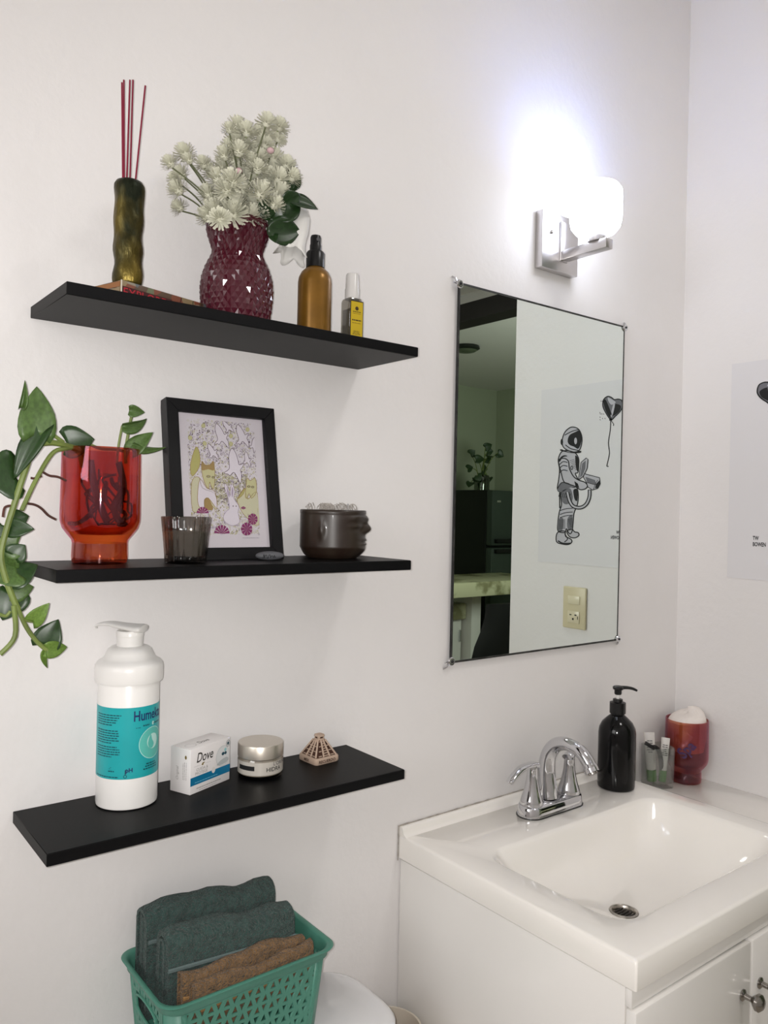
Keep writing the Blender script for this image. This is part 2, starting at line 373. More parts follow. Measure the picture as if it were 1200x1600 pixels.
# ================================================================== WALL SCONCE
sc = thing('wall_sconce', 'lit square-plate wall sconce with frosted glass shade', 'sconce', (1.2173, 0, 1.868))
G().box(-.0755, .0535, -.022, -.0005, 0, .133).obj('backplate', STEEL, sc, bevel=.0015)
G().box(-.0147, .0127, -.027, -.0222, .024, .117).obj('bracket', STEEL, sc, bevel=.001)
G().box(-.0125, .0125, -.152, -.0272, .026, .048).obj('arm', STEEL, sc, bevel=.0012)
G().lathe([(.0205, .0482), (.0205, .060), (.014, .066), (.014, .072)], 24, (0, -.118, 0)).obj('socket', STEEL, sc)
for x, z in ((-.045, .085), (.03, .04)): G().lathe([(.0045, 0), (.0045, .003), (.002, .006)], 12).xf(Matrix.Translation((x, -.0221, z)) @ Matrix.Rotation(R_(90), 4, 'X')).obj('screw', CHROME, sc)
SHADE = mat('lit_opal_glass', (.80, .86, 1, 1), .4, emit=SCONCE_E)
BULB = mat('lit_bulb', (.55, .68, 1, 1), .4, emit=BULB_E)
pr = [(.016, .0725), (.03, .066), (.045, .070), (.055, .083), (.0585, .10), (.0590, .148), (.0575, .164), (.050, .175), (.043, .178)]
pr += [(r - .0035, h - .0005) for r, h in reversed(pr[2:-1])]
G().lathe(pr, 48, (0, -.113, 0), cap1=False).obj('glass_shade', SHADE, sc)
G().lathe([(.013, .0745), (.015, .09), (.024, .11), (.028, .13), (.024, .15), (.012, .16), (.001, .162)], 24, (0, -.113, 0)).obj('bulb', BULB, sc)

# ================================================================== VANITY
SX0, SX1, SY, SZ = .768, 1.470, -.563, .634
va = thing('vanity_cabinet', 'white lacquered vanity cabinet under the sink top', 'cabinet', (1.119, 0, FZ))
for b_ in ((-.345, -.329, -.540, -.002, .06, .7825), (.329, .345, -.540, -.002, .06, .7825)): G().box(*b_).obj('side_panel', CABW, va, bevel=.001)
G().box(-.328, .328, -.535, -.012, .06, .076).obj('bottom_panel', CABW, va, False); G().box(-.328, .328, -.011, -.002, .06, .7825).obj('back_panel', CABW, va, False)
G().box(-.345, .345, -.552, -.5405, .755, .7825).obj('top_rail', CABW, va, bevel=.001)
G().box(-.33, .33, -.50, -.05, 0, .06).obj('plinth', CABW, va, False)
KNOB = mat('dark_nickel', (.34, .32, .30, 1), .18, 1)
for s in (-1, 1):
    x0, x1 = (-.345, -.003) if s < 0 else (.003, .345)
    d = G().box(x0, x1, -.560, -.5415, .07, .752).obj('door', CABW, va, bevel=.003, bseg=2)
    kn = G().lathe([(.010, 0), (.010, .002), (.005, .005), (.0045, .016), (.009, .020), (.0145, .026), (.0145, .031), (.009, .036), (.0005, .0375)], 24)
    kn.xf(Matrix.Translation((s * .030, -.5602, .668)) @ Matrix.Rotation(R_(90), 4, 'X')).obj('knob', KNOB, d)
sk = thing('sink_top', 'cream one-piece sink top with rounded rectangular basin', 'sink', (0, 0, SZ - .046))
T = .046
A = lambda x0, x1, y0, y1, r, z: rrect(x0, x1, y0, y1, r, z, 8)
rg = [A(.832, 1.418, -.498, -.157, .055, 0), A(SX0, SX1, SY, -.0015, .004, 0), A(SX0, SX1, SY, -.0015, .004, T - .004), A(SX0 + .003, SX1 - .003, SY + .003, -.0015, .004, T - .0008), A(SX0 + .008, SX1 - .008, SY + .008, -.0015, .004, T),
      A(.838, 1.412, -.492, -.163, .055, T), A(.842, 1.408, -.488, -.167, .055, T - .0015), A(.848, 1.402, -.482, -.173, .055, T - .008),
      A(.860, 1.388, -.476, -.182, .058, T - .030), A(.880, 1.362, -.466, -.198, .062, T - .056), A(.908, 1.325, -.450, -.218, .064, T - .078), A(.945, 1.280, -.428, -.240, .062, T - .093), A(.990, 1.215, -.402, -.264, .055, T - .102), A(1.020, 1.135, -.382, -.286, .040, T - .1065),
      A(1.038, 1.098, -.362, -.302, .0295, T - .109), A(1.040, 1.096, -.360, -.304, .0279, T - .109), A(1.040, 1.096, -.360, -.304, .0279, T - .125)]
G().rings(rg, False, True).obj('basin_slab', CERAM, sk, angle=60)
lipg = G(); lp = [(-.0012, T - .002), (-.0012, T + .017), (-.010, T + .017), (-.0125, T + .0155), (-.0145, T + .010), (-.017, T + .004), (-.023, T + .0006), (-.026, T - .001)]
lipg.add([(x, y, z) for x in (SX0 + .001, SX1 - .001) for y, z in lp], [tuple(range(8))[::-1], tuple(range(8, 16))] + [(i, (i + 1) % 8, 8 + (i + 1) % 8, 8 + i) for i in range(8)])
lipg.obj('backsplash_lip', CERAM, sk, angle=60)
cg = G(); pts = [(SX0 - .002 + (SX1 - SX0 + .004) * k / 60, -.002, T + .0175 + random.uniform(-.0004, .0006)) for k in range(61)]
cg.tube(pts, [.0018 + random.uniform(-.0004, .0005) for _ in pts], 6); cg.obj('sealant_bead', CAULK, sk)
cg = G(); pts = [(SX0 - .001, -.002, T + .016 - .068 * k / 14) for k in range(15)]
cg.tube(pts, [.0010 + random.uniform(-.0003, .0003) for _ in pts], 6, up=(1, 0, 0)); cg.obj('sealant_bead', CAULK, sk)
dr = G().lathe([(.0275, -.002), (.0275, .0015), (.0235, .0025), (.0215, .0005), (.0205, -.006)], 32, (1.068, -.332, T - .109), cap0=False).obj('drain', mat('worn_drain_steel', (.45, .42, .38, 1), .3, 1, var=.3, vscale=60), sk)
dg_ = G()
for k in range(-2, 3): dg_.box(1.068 - .016, 1.068 + .016, -.332 + k * .007 - .0012, -.332 + k * .007 + .0012, T - .114, T - .1115)
dg_.obj('drain_grate', mat('drain_dark', '2A2622', .5), dr, False)
ld = thing('side_ledge', 'low glossy white ledge between sink top and right wall', 'ledge', (1.62, 0, .56))
G().box(-.148, .1485, -.556, -.001, 0, .0222).obj('top', CERAM, ld, bevel=.002)
G().box(-.148, .1485, -.545, -.003, -.76, -.001).obj('filler_panel', CABW, ld, bevel=.001)

# ------------------------------------------------------------------ faucet
fa = thing('faucet', 'chrome two-handle centerset faucet with curved spout', 'faucet', (1.138, -.086, SZ))
def stad(h, l, d, n=14): return [Vector((s * (l - d) + d * math.cos(a), d * math.sin(a), h)) for s, r0 in ((1, -90), (-1, 90)) for a in [R_(r0 + 180 * k / n) for k in range(n + 1)]]
G().rings([stad(0, .0965, .0325), stad(.002, .0965, .0325)], True, True).obj('gasket', BLACKP, fa)
G().rings([stad(.002, .095, .031), stad(.021, .0925, .0285), stad(.0235, .091, .027)], True, True).obj('base', CHROME, fa, angle=60)
for s in (-1, 1):
    b = G().lathe([(.0255, .0235), (.0262, .027), (.0235, .036), (.0175, .055), (.0130, .078), (.0115, .098), (.0122, .108), (.0105, .114), (.004, .116)], 28, (s * .063, 0, 0)).obj('handle_body', CHROME, fa, angle=60)
    dx = Vector((-1, -.12, 0)) if s < 0 else Vector((1, .25, 0)); dx.normalize()
    c0 = Vector((s * .063, 0, .106))
    path = catmull([c0 - dx * .012 + Vector((0, 0, .001)), c0 + dx * .015 + Vector((0, 0, .006)), c0 + dx * .045 + Vector((0, 0, .004)), c0 + dx * .072 + Vector((0, 0, -.008)), c0 + dx * .084 + Vector((0, 0, -.017))], 5)
    rr = [.0125 - .004 * (i / (len(path) - 1)) for i in range(len(path))]; rr[-1] *= .75
    G().tube(path, rr, 14, flat=.55).obj('lever', CHROME, b, angle=60)
sp = catmull([(0, .006, .0235), (0, .009, .05), (0, .013, .085), (0, .008, .120), (0, -.012, .146), (0, -.042, .156), (0, -.075, .150), (0, -.098, .132), (0, -.112, .112)], 6)
rr = [.0215 - .0075 * min(1, i / (len(sp) - 1) * 1.5) + (.002 if i > len(sp) - 5 else 0) for i in range(len(sp))]
so = G().tube(sp, rr, 22).obj('spout', CHROME, fa, angle=60)
d = (sp[-1] - sp[-2]).normalized()
G().tube([sp[-1] + d * .0002, sp[-1] + d * .004], .0105, 16).obj('aerator', KNOB, so)

# ================================================================== POSTER AND OUTLET ON THE RIGHT WALL
px = XR - .0012
po = thing('poster', 'pale poster with inked astronaut holding a box and heart balloon', 'poster', (XR, -.34, 1.137))
pl_ = Vector((XR, -.34, 1.137))
def wp(y, z, layer=0): return Vector((px - .00015 * (layer + 1), y, z)) - pl_
G().box(px - XR, -.0002, -.195, .195, 0, .57).obj('sheet', mat('poster_paper', 'DBD9DB', .42, bump=.05, bscale=6, dist=.01), po, False)
def mz(a, b, layer=0):                       # drawing coordinates of the print -> wall
    p = atm(830 + a / 5, 580 + b / 5, x=px); return wp(p.y, p.z, layer)
ast = G()
def O(pts, w=5, L=2, closed=True, sm=True): stroke2d(ast, smooth2d(pts, 4, closed) if sm else pts, w * 1.35, mz, L, 0, closed)
def Fi(pts, mi, L, sm=True): fill2d(ast, smooth2d(pts, 4, True) if sm else pts, mz, L, mi)
helm = [(250, 590), (243, 540), (262, 480), (300, 443), (335, 437), (372, 455), (395, 505), (396, 560), (378, 615), (340, 632), (290, 620)]
torso = [(240, 628), (290, 622), (345, 640), (370, 680), (372, 730), (366, 790), (345, 800), (365, 850), (345, 905), (300, 905), (235, 945), (205, 920), (215, 850), (222, 770), (212, 690)]
arm = [(215, 700), (250, 680), (290, 700), (300, 760), (330, 820), (370, 850), (420, 868), (440, 895), (425, 918), (385, 925), (345, 900), (290, 880), (255, 860), (235, 790)]
legs = [(232, 930), (300, 905), (352, 905), (368, 960), (362, 1040), (335, 1110), (328, 1180), (320, 1250), (300, 1270), (275, 1230), (265, 1260), (212, 1250), (208, 1190), (220, 1100), (238, 1040)]
boot1 = [(205, 1262), (262, 1250), (270, 1290), (310, 1312), (318, 1335), (290, 1354), (240, 1350), (198, 1330)]
boot2 = [(280, 1250), (318, 1235), (340, 1255), (368, 1262), (372, 1285), (340, 1302), (300, 1292)]
for s_, l_, o_ in ((legs, .2, 2.6), (torso, .7, 2.8), (helm, 1.2, 3), (boot1, 1.0, 3.2), (boot2, .6, 3.2), (arm, 3.6, 4.2)): Fi(s_, 2, l_); O(s_, 6, o_)
Fi([(285, 545), (300, 500), (345, 475), (380, 463), (393, 510), (390, 560), (368, 606), (335, 590), (300, 575)], 0, 2)
Fi(circ(348, 545, 11, 26), 2, 4, False); O(circ(318, 548, 10, 18), 3, 4, True, False)
O([(262, 500), (320, 470), (375, 455)], 5, 4, False); O([(268, 575), (310, 605), (368, 618)], 5, 4, False); Fi(circ(240, 553, 10, 24), 0, 4, False)
Fi([(238, 610), (300, 632), (385, 622), (383, 638), (320, 640), (232, 622)], 0, 4)
Fi([(205, 920), (240, 870), (300, 880), (345, 905), (300, 910), (235, 945)], 1, 3); O([(205, 920), (240, 870), (300, 880)], 5, 4, False)
Fi([(238, 945), (300, 915), (322, 960), (320, 1010), (280, 1040), (245, 1020)], 1, 3); Fi([(212, 1160), (250, 1150), (245, 1240), (212, 1245)], 1, 3); Fi([(285, 1150), (322, 1130), (315, 1235), (285, 1230)], 1, 3)
Fi([(330, 930), (362, 925), (360, 1010), (340, 1000)], 0, 3); Fi([(345, 660), (370, 690), (370, 780), (352, 760)], 0, 3); Fi([(214, 700), (235, 668), (262, 656), (285, 664), (250, 672), (226, 706)], 0, 4)
for y0 in (715, 745, 780): O([(222, y0 + 15), (250, y0 - 8), (285, y0 - 2)], 5, 4.6, False)
for y0 in (1075, 1105, 1130): O([(225, y0 + 15), (270, y0), (325, y0 - 5)], 4, 4, False)
for k in range(7): O([(225 + k * 14, 945 + k * 2), (215 + k * 14, 980 + k * 3)], 3, 4, False, False); O([(300 + k * 7, 700 + k * 12), (340 + k * 4, 690 + k * 12)], 2, 4, False, False); O([(215, 1165 + k * 11), (268, 1160 + k * 11)], 2.5, 4, False, False); O([(340 + k * 4, 860 + k * 3), (350 + k * 4, 900 + k * 2)], 3, 4.8, False, False); O([(285 + k * 4, 1160 + k * 10), (322, 1150 + k * 11)], 2.5, 4, False, False)
O(circ(318, 755, 8, 14), 4, 4, True, False); O([(222, 950), (224, 1070)], 7, 2, False, False)
O([(262, 1270), (285, 1310), (260, 1335)], 5, 4, False); O([(210, 1325), (250, 1345), (312, 1345)], 8, 4, False)
O([(284, 945), (300, 1010), (330, 1055), (385, 1066), (430, 1040), (455, 985), (458, 925)], 22, 5.2, False)
stroke2d(ast, smooth2d([(284, 945), (300, 1010), (330, 1055), (385, 1066), (430, 1040), (455, 985), (458, 930)], 4), 13, mz, 5.7, 2)
box_lid = [(370, 850), (392, 712), (432, 678), (445, 690), (438, 760), (408, 822)]; box_b = [(408, 825), (420, 802), (535, 832), (540, 880), (522, 915), (480, 928), (445, 905), (432, 868)]
for s_ in (box_lid, box_b): fill2d(ast, s_, mz, 6, 2); stroke2d(ast, s_, 6, mz, 7, 0, True)
fill2d(ast, [(382, 830), (400, 720), (428, 698), (425, 760), (402, 815)], mz, 7, 1); fill2d(ast, [(425, 825), (500, 850), (515, 895), (440, 870)], mz, 7, 1); fill2d(ast, [(510, 880), (538, 850), (538, 885), (520, 915), (500, 912)], mz, 8, 0)
stroke2d(ast, [(430, 868), (500, 888), (522, 850)], 4, mz, 8, 0); stroke2d(ast, [(500, 888), (488, 925)], 4, mz, 8, 0)
ast.obj('astronaut_print', [INK, GREYINK, LIGHTINK], po, False)
bal = G(); oldast = ast; ast = bal
heart = [(622, 378), (575, 310), (560, 265), (568, 220), (598, 197), (628, 205), (650, 222), (680, 218), (708, 230), (715, 275), (695, 315), (660, 350)]
Fi(heart, 1, 1); O(heart, 6, 3); Fi([(565, 240), (580, 222), (600, 260), (625, 330), (618, 365), (585, 315)], 0, 2); Fi([(650, 260), (700, 270), (690, 312), (650, 345), (632, 340)], 0, 2); Fi([(600, 205), (640, 225), (660, 245), (628, 262), (605, 235)], 2, 2); Fi([(640, 265), (655, 262), (636, 345), (622, 350)], 2, 3)
for k in range(8): O([(575 + k * 7, 235 + k * 12), (590 + k * 6, 280 + k * 10)], 2.5, 4, False, False)
Fi([(610, 385), (634, 385), (628, 366), (616, 366)], 0, 3); O([(622, 385), (618, 460), (604, 560), (612, 640), (596, 720), (592, 742), (606, 744)], 5, 3, False); O([(628, 390), (645, 415), (640, 425)], 4, 3, False)
for k in range(12): a = random.uniform(535, 580); b = random.choice([230, 320, 330, 345, 355, 365, 375, 382]); O([(a, b), (a + 4, b + 9)], 3, 3, False, False)
bal.obj('balloon_print', [INK, GREYINK, LIGHTINK], po, False); ast = oldast
for body, z in (('TW', 1.240), ('BOWEN', 1.224)):
    lettering('signature', body, .0145, INK, po, basis(wp(-.213, z, 1), (0, -1, 0), (0, 0, 1)), sx=.65, bold=.0004)
ou = thing('wall_outlet', 'cream switch and socket plate on right wall, in the mirror', 'outlet', (XR, -.377, 1.0))
IVORY = mat('ivory_plastic', 'CFC5A4', .35)
G().box(-.008, -.0005, -.044, .046, -.066, .066).obj('plate', IVORY, ou, bevel=.004, bseg=3)
G().box(-.0105, -.0082, -.022, .024, .012, .038).obj('switch_rocker', mat('ivory_light', 'DAD2B5', .3), ou, bevel=.001)
G().box(-.0105, -.0082, -.022, .024, -.048, -.010).obj('socket', mat('ivory_light2', 'D6CDB0', .3), ou, bevel=.001)
for y, z, a, b in ((.010, -.022, .004, .002), (-.010, -.022, .004, .0015), (0, -.035, .003, .003), (.018, -.03, .0012, .005)): G().box(-.0109, -.0106, y - a, y + a, z - b, z + b).obj('slot', BLACKP, ou, False)

# ================================================================== SHELVES
Z1, Z2, Z3, SD, ST = 1.5847, 1.2085, .8401, .178, .0171
for x0, z, lb in ((.0417, Z1, 'top black floating shelf holding the vase and incense'), (.0363, Z2, 'middle black floating shelf holding the framed print'), (.0321, Z3, 'lowest black floating shelf holding the soap box')):
    t = thing('floating_shelf', lb, 'shelf', (x0, 0, z - ST), group='floating shelves')
    G().box(0, .6, -SD, -.0005, 0, ST).obj('board', SHELFM, t, bevel=.0007, bseg=1)
    G().box(.0, .6, -SD - .0006, -SD - .0001, .0008, ST - .0008).obj('edge_band', mat('edge_band', '08080A', .4, spec=.2), t, False)

# ------------------------------------------------------------------ book
bx = Vector((.1245, -.1467, Z1)); ba = R_(16.5); bh = .025
bo = thing('travel_book', 'closed map-covered book lying under the incense holder', 'book', bx, ba)
bmc = bpy.data.materials.new('map_cover'); bmc.use_nodes = True; nt = bmc.node_tree; b = nt.nodes['Principled BSDF']; b.inputs['Roughness'].default_value = .45
tc = nt.nodes.new('ShaderNodeTexCoord'); vo = nt.nodes.new('ShaderNodeTexVoronoi'); vo.inputs['Scale'].default_value = 55; cr = nt.nodes.new('ShaderNodeValToRGB')
cr.color_ramp.interpolation = 'CONSTANT'; E_ = cr.color_ramp.elements
E_[0].color = rgb('4A3524'); E_[1].position = .2; E_[1].color = rgb('7C6A4C')
for p_, c_ in ((.36, '5C6046'), (.5, '6E3A26'), (.62, '7A7262'), (.75, '4C5356'), (.88, '7C6036')): e = E_.new(p_); e.color = rgb(c_)
sep = nt.nodes.new('ShaderNodeSeparateColor'); nt.links.new(tc.outputs['Object'], vo.inputs['Vector']); nt.links.new(vo.outputs['Color'], sep.inputs[0]); nt.links.new(sep.outputs[0], cr.inputs[0]); nt.links.new(cr.outputs[0], b.inputs['Base Color'])
G().box(0, .165, 0, .115, 0, bh).obj('cover', bmc, bo, bevel=.0012)
REDB = mat('dark_red_band', '3A0E12', .5); REDL = mat('red_lettering', 'A3202C', .5)
G().box(.001, .088, -.0006, -.0001, .001, .0165).obj('title_band', REDB, bo, False)
lettering('title', 'EXPLORE', .0165, REDL, bo, basis((.002, -.0008, .0035), (1, 0, 0), (0, 0, 1)), sx=1.06, bold=.0001, spacing=1.05)
PAGE = [mat('spine_orange', '8A5A32', .6), mat('spine_red', '6E2420', .6), mat('spine_tan', '857256', .6)]
for k, (z0, z1) in enumerate(((.002, .008), (.009, .015), (.016, .0235))): G().box(-.0006, -.0001, .003, .112, z0, z1).obj('end_stripe', PAGE[(k + 1) % 3], bo, False)
G().box(-.0008, .0006, -.0008, .0006, .0002, bh - .0002).obj('corner_strip', mat('cover_edge', 'C9BFB0', .6), bo, False)
seams = G()
for xx in (.105, .128, .145): stroke2d(seams, [(xx + random.uniform(-.002, .002), z * .004) for z in range(7)], .0012, lambda a, b2, L: Vector((a, -.0005, b2)), 0)
seams.obj('map_lines', INK, bo, False)

# ------------------------------------------------------------------ incense holder and sticks
ih = thing('incense_holder', 'rustic bronze bark-textured cylinder incense holder', 'incense holder', (.1425, -.1195, Z1 + bh + .0002))
BRZ = mat('aged_bronze', '6C5C26', .38, .75, bump=1.0, bscale=55, col2='1E2316', vscale=17, dist=.004, stretch=(1, 1, .55))
random.seed(5); ph = [random.uniform(0, 6.28) for _ in range(8)]
def bark(a, h): return 1 + .018 * math.sin(2 * a + ph[0] + h * 30) + .022 * math.sin(3 * a + ph[1] - h * 70) + .02 * math.sin(h * 190 + ph[2] + math.sin(a)) + .012 * math.sin(5 * a + h * 120 + ph[3])
pr = [(.0185, 0), (.0205, .003)] + [(.0205 + .0008 * math.sin(k), .003 + k * .0065) for k in range(1, 21)] + [(.0213, .138), (.0205, .1435), (.0175, .1485), (.013, .150), (.011, .146)]
G().lathe(pr, 36, fr=bark).obj('cylinder', BRZ, ih, angle=70)
STK = mat('red_incense', '7A1430', .7)
sp_ = [((190.5, 129), (192, 284)), ((193.5, 125), (194, 286)), ((203, 125), (198, 286)), ((207.8, 125), (203, 286)), ((227, 134), (211.5, 284))]
for k, (a, b) in enumerate(sp_):
    y0 = -.1195 + (-.004, .003, -.005, .004, -.002)[k]
    p1, p0 = at(*a, y=y0 - .002), at(*b, y=y0); p0 = p0 - (p1 - p0) * .12
    lb = ['thin red incense stick, leftmost in the bronze holder', 'thin red incense stick, second from the left in the holder', 'thin red incense stick, middle of five in the holder', 'thin red incense stick, fourth from the left in the holder', 'thin red incense stick, rightmost and leaning in the holder'][k]
    o = G().tube([p0, p1], .0013, 8).obj('incense_stick', STK); tag(o, lb, 'incense stick', 'incense sticks')

# ------------------------------------------------------------------ vase (diamond-cut glass)
vc = Vector((.3270, -.098, Z1))
vs = thing('glass_vase', 'cranberry red diamond-cut glass vase', 'vase', vc)
VG = mat('cranberry_glass', '521A28', .10, trans=.30, ior=1.45, coat=.4)
vp = [(.046, 0), (.0515, .004), (.0545, .02), (.0568, .042), (.0575, .058), (.0555, .076), (.0495, .094), (.0425, .107), (.0392, .1155), (.041, .124), (.0462, .138), (.0492, .150), (.0503, .158)]
def vr(h):
    for (r0, h0), (r1, h1) in zip(vp, vp[1:]):
        if h0 <= h <= h1: t = (h - h0) / (h1 - h0); return r0 + (r1 - r0) * t
    return vp[-1][0]
n, rows = 30, 19; g = G(); dh = .158 / rows
def vpnt(k, j, off=0, up=0):                       # lattice point: row k (half steps), column j (half steps)
    h = max(0, min(.158, k * dh / 1)); a = 2 * math.pi * j / (2 * n); r = vr(h) + off
    return (r * math.cos(a), r * math.sin(a), h)
for k in range(1, rows):
    for j in range(2 * n):
        if (k + j) % 2 == 0:
            c = vpnt(k, j, .0013); l, r, u, d = vpnt(k, j - 1, -.0007), vpnt(k, j + 1, -.0007), vpnt(k + 1, j, -.0007), vpnt(k - 1, j, -.0007)
            g.add([c, d, r, u, l], [(0, 1, 2), (0, 2, 3), (0, 3, 4), (0, 4, 1)])
for k, s in ((0, 1), (rows, -1)):
    for j in range(2 * n):
        if (k + j) % 2 == 1: g.add([vpnt(k, j - 1, -.0007), vpnt(k, j + 1, -.0007), vpnt(k + s, j, -.0007)], [(0, 1, 2)])
g.obj('diamond_body', VG, vs, smooth=False)
G().lathe([(.0496, .157), (.0512, .1585), (.0512, .163), (.0500, .1645), (.0478, .1635), (.047, .158)], 44, cap0=False, cap1=False).obj('rim', VG, vs)
G().lathe([(.0455, .0), (.0515, .003), (.0515, .0002)], 44).obj('foot', VG, vs)
G().lathe([(.044, .003)] + [(r - .006, h) for r, h in vp[2:]], 40, cap1=False).obj('inner_wall', mat('cranberry_inner', '4A1422', .3), vs)

# ------------------------------------------------------------------ bouquet
bq = thing('flower_bouquet', 'bunch of cream pompom flowers with dark leaves in vase', 'flowers', vc + Vector((0, 0, .01)))
bl = vc + Vector((0, 0, .01))
PET = mat('cream_petals', 'CDCCBA', .7, var=.10, vscale=60, sss=.1); CAL = mat('green_calyx', '7F8A5E', .7)
def pom(seed):
    random.seed(seed); g = G(); N = 96
    for i in range(N):
        t = (i + .5) / N; el = R_(88 - 112 * t ** .85); az = i * 2.39996 + random.uniform(-.15, .15)
        d = Vector((math.cos(el) * math.cos(az), math.cos(el) * math.sin(az), math.sin(el)))
        side = Vector((-math.sin(az), math.cos(az), 0)); up = Vector((0, 0, 1))
        r0, r1, r2 = .12, .72 + random.uniform(-.05, .08), 1.0 + random.uniform(-.1, .1)
        w0, w1, w2 = .03, .085, .075
        p0 = d * r0; p1 = d * r1; p2 = d * r2 + up * .06 - d * .02
        g.add([p0 - side * w0, p0 + side * w0, p1 - side * w1, p1 + side * w1, p2 - side * w2, p2 + side * w2], [(0, 1, 3, 2), (2, 3, 5, 4)])
    g.sphere((0, 0, .02), .38, 10, 6, mi=0); g.lathe([(.03, -.42), (.12, -.28), (.26, -.12), (.2, .02)], 10, mi=1)
    return g.mesh('flower_head', [PET, CAL], angle=30)
poms = [pom(k) for k in range(4)]
STEM = mat('flower_stem', '5F6349', .7)
FL = [(160, 225, 36), (100, 265, 30), (150, 312, 32), (135, 378, 36), (140, 452, 30), (240, 268, 30), (380, 105, 34), (422, 132, 36), (508, 92, 34), (560, 108, 34), (556, 160, 30), (490, 142, 38), (372, 165, 34),
      (390, 215, 38), (330, 232, 34), (450, 208, 32), (502, 185, 34), (440, 262, 38), (322, 284, 38), (536, 246, 40), (592, 272, 34), (615, 322, 34), (300, 332, 38), (362, 345, 42), (432, 335, 46), (508, 330, 46),
      (552, 392, 46), (480, 395, 44), (402, 425, 50), (330, 425, 46), (292, 468, 42), (362, 482, 46), (440, 490, 46), (485, 480, 36), (256, 492, 36), (262, 395, 34), (400, 380, 40), (470, 290, 36), (350, 120, 26), (540, 440, 34), (415, 180, 34), (350, 195, 30), (475, 240, 34), (370, 255, 34), (560, 330, 38), (400, 300, 36), (340, 380, 40), (450, 440, 44), (380, 450, 44), (310, 500, 36), (420, 510, 40), (270, 300, 30), (530, 290, 38), (180, 250, 26), (120, 330, 26)]
neck = vc + Vector((0, 0, .150))
stg = G()
for i, (a, b_, r) in enumerate(FL):
    random.seed(100 + i)
    u, v = 230 + a / 2.727, 160 + b_ / 2.727
    y = vc.y + random.uniform(-.05, .015) + (.0 if b_ < 330 else -.016)
    if a < 260: y = vc.y + random.uniform(-.03, .03)
    p = at(u, v, y=y); rad = r / 2.727 * .00103 * 1.42
    d = (p - neck); d.z = max(d.z, .01) + .03; d.normalize(); d = (d + Vector((random.uniform(-.25, .25), random.uniform(-.35, .1), random.uniform(0, .3)))).normalized()
    q = Vector((0, 0, 1)).rotation_difference(d)
    link('flower_head', poms[i % 4], bq, Matrix.LocRotScale(p - bl, q, Vector((rad, rad, rad * .92))))
    if i % 2 == 0 or a < 260:
        s0 = neck + Vector((random.uniform(-.02, .02), random.uniform(-.02, .02), -.02))
        e = p - d * rad * .3; mid = s0.lerp(e, .55) + Vector((0, 0, .012))
        G().tube([q_ - bl for q_ in catmull([s0, mid, e], 5)], .0013, 6).obj('stem', STEM, bq)
# blossoms half hidden in the bunch
PINK = mat('pale_pink_bud', 'C9A9AC', .7)
for a, b_ in ((525, 205), (390, 292), (345, 350)):
    p = at(230 + a / 2.727, 160 + b_ / 2.727, y=vc.y - .035); G().sphere(p - bl, .006, 10, 6, (1, 1, .8)).obj('bud', PINK, bq)
def leaf_mesh(name, M, ln=1.0, wd=.5, heart=.0, fold=.15, droop=.2, curl=0, nl=9, nw=6, tip=1.0):
    g = G(); vs_ = []
    for i in range(nl + 1):
        t = i / nl
        if heart: wprof = wd * (math.sin(math.pi * min(1, (t * .93 + .07)) ** .62) ** .8) * (1 - .25 * t)
        else: wprof = wd * math.sin(math.pi * (t * .97 + .03) ** .85) ** .9
        for j in range(nw + 1):
            s_ = j / nw * 2 - 1; x = s_ * wprof * .5
            y = t * ln - (heart * .18 * (abs(s_) ** 1.2) * max(0, 1 - t * 2.2) if heart else 0)
            z = fold * abs(x) * 1.0 - droop * t * t * ln + curl * math.sin(t * 3) * s_ * .1
            vs_.append((x, y, z))
    fs = [(i * (nw + 1) + j, i * (nw + 1) + j + 1, (i + 1) * (nw + 1) + j + 1, (i + 1) * (nw + 1) + j) for i in range(nl) for j in range(nw)]
    g.add(vs_, fs); me = g.mesh(name, M, angle=180); return me
def put_leaf(name, me, parent, po_, base, tip, width, roll=0, face=None):
    """leaf from base to tip, its upper side turned to face"""
    base, tip = Vector(base), Vector(tip); yv = (tip - base); L = yv.length; yv.normalize()
    f = Vector(face) if face else (CAM - base).normalized() + Vector((0, 0, .2))
    zv = (f - yv * f.dot(yv)).normalized(); zv = Matrix.Rotation(roll, 3, yv) @ zv; xv = yv.cross(zv)
    M = Matrix((xv * width, yv * L, zv * L)).transposed().to_4x4(); M.translation = base - po_
    o = link(name, me, parent); o.matrix_local = M; md = o.modifiers.new('thick', 'SOLIDIFY'); md.thickness = .02; return o
LFD = mat('dark_bouquet_leaf', '1E3318', .35, var=.25, vscale=8)
lm = leaf_mesh('leaf', LFD, 1, 1, 0, .25, .18)
def zq(a, b_, y): return at(230 + a / 2.727, 160 + b_ / 2.727, y=y)
for (a, b_), (c_, d_), wd_, rl in (((600, 400), (605, 215), .020, .3), ((600, 380), (645, 300), .024, -.4), ((570, 440), (660, 395), .026, .5), ((600, 420), (735, 437), .022, -.6), ((500, 470), (600, 440), .030, .2), ((545, 500), (655, 430), .030, -.3), ((510, 550), (664, 545), .034, .1), ((520, 470), (580, 500), .028, 0), ((535, 560), (545, 590), .012, 0), ((470, 450), (560, 455), .026, .3)):
    y_ = -.105 if d_ < 350 else -.142; put_leaf('leaf', lm, bq, bl, zq(a, b_, y_), zq(c_, d_, y_ - .013), wd_ * 1.35, rl)
G().tube([q_ - bl for q_ in catmull([neck + Vector((.02, -.01, -.01)), zq(560, 470, -.12), zq(610, 380, -.125)], 5)], .002, 6).obj('stem', STEM, bq)
TUL = mat('white_silk_petal', 'E2E0DC', .5, trans=.15, sss=.1)
tb_, te_ = zq(660, 452, -.120), zq(612, 650, -.132); ax_ = te_ - tb_; LB = ax_.length
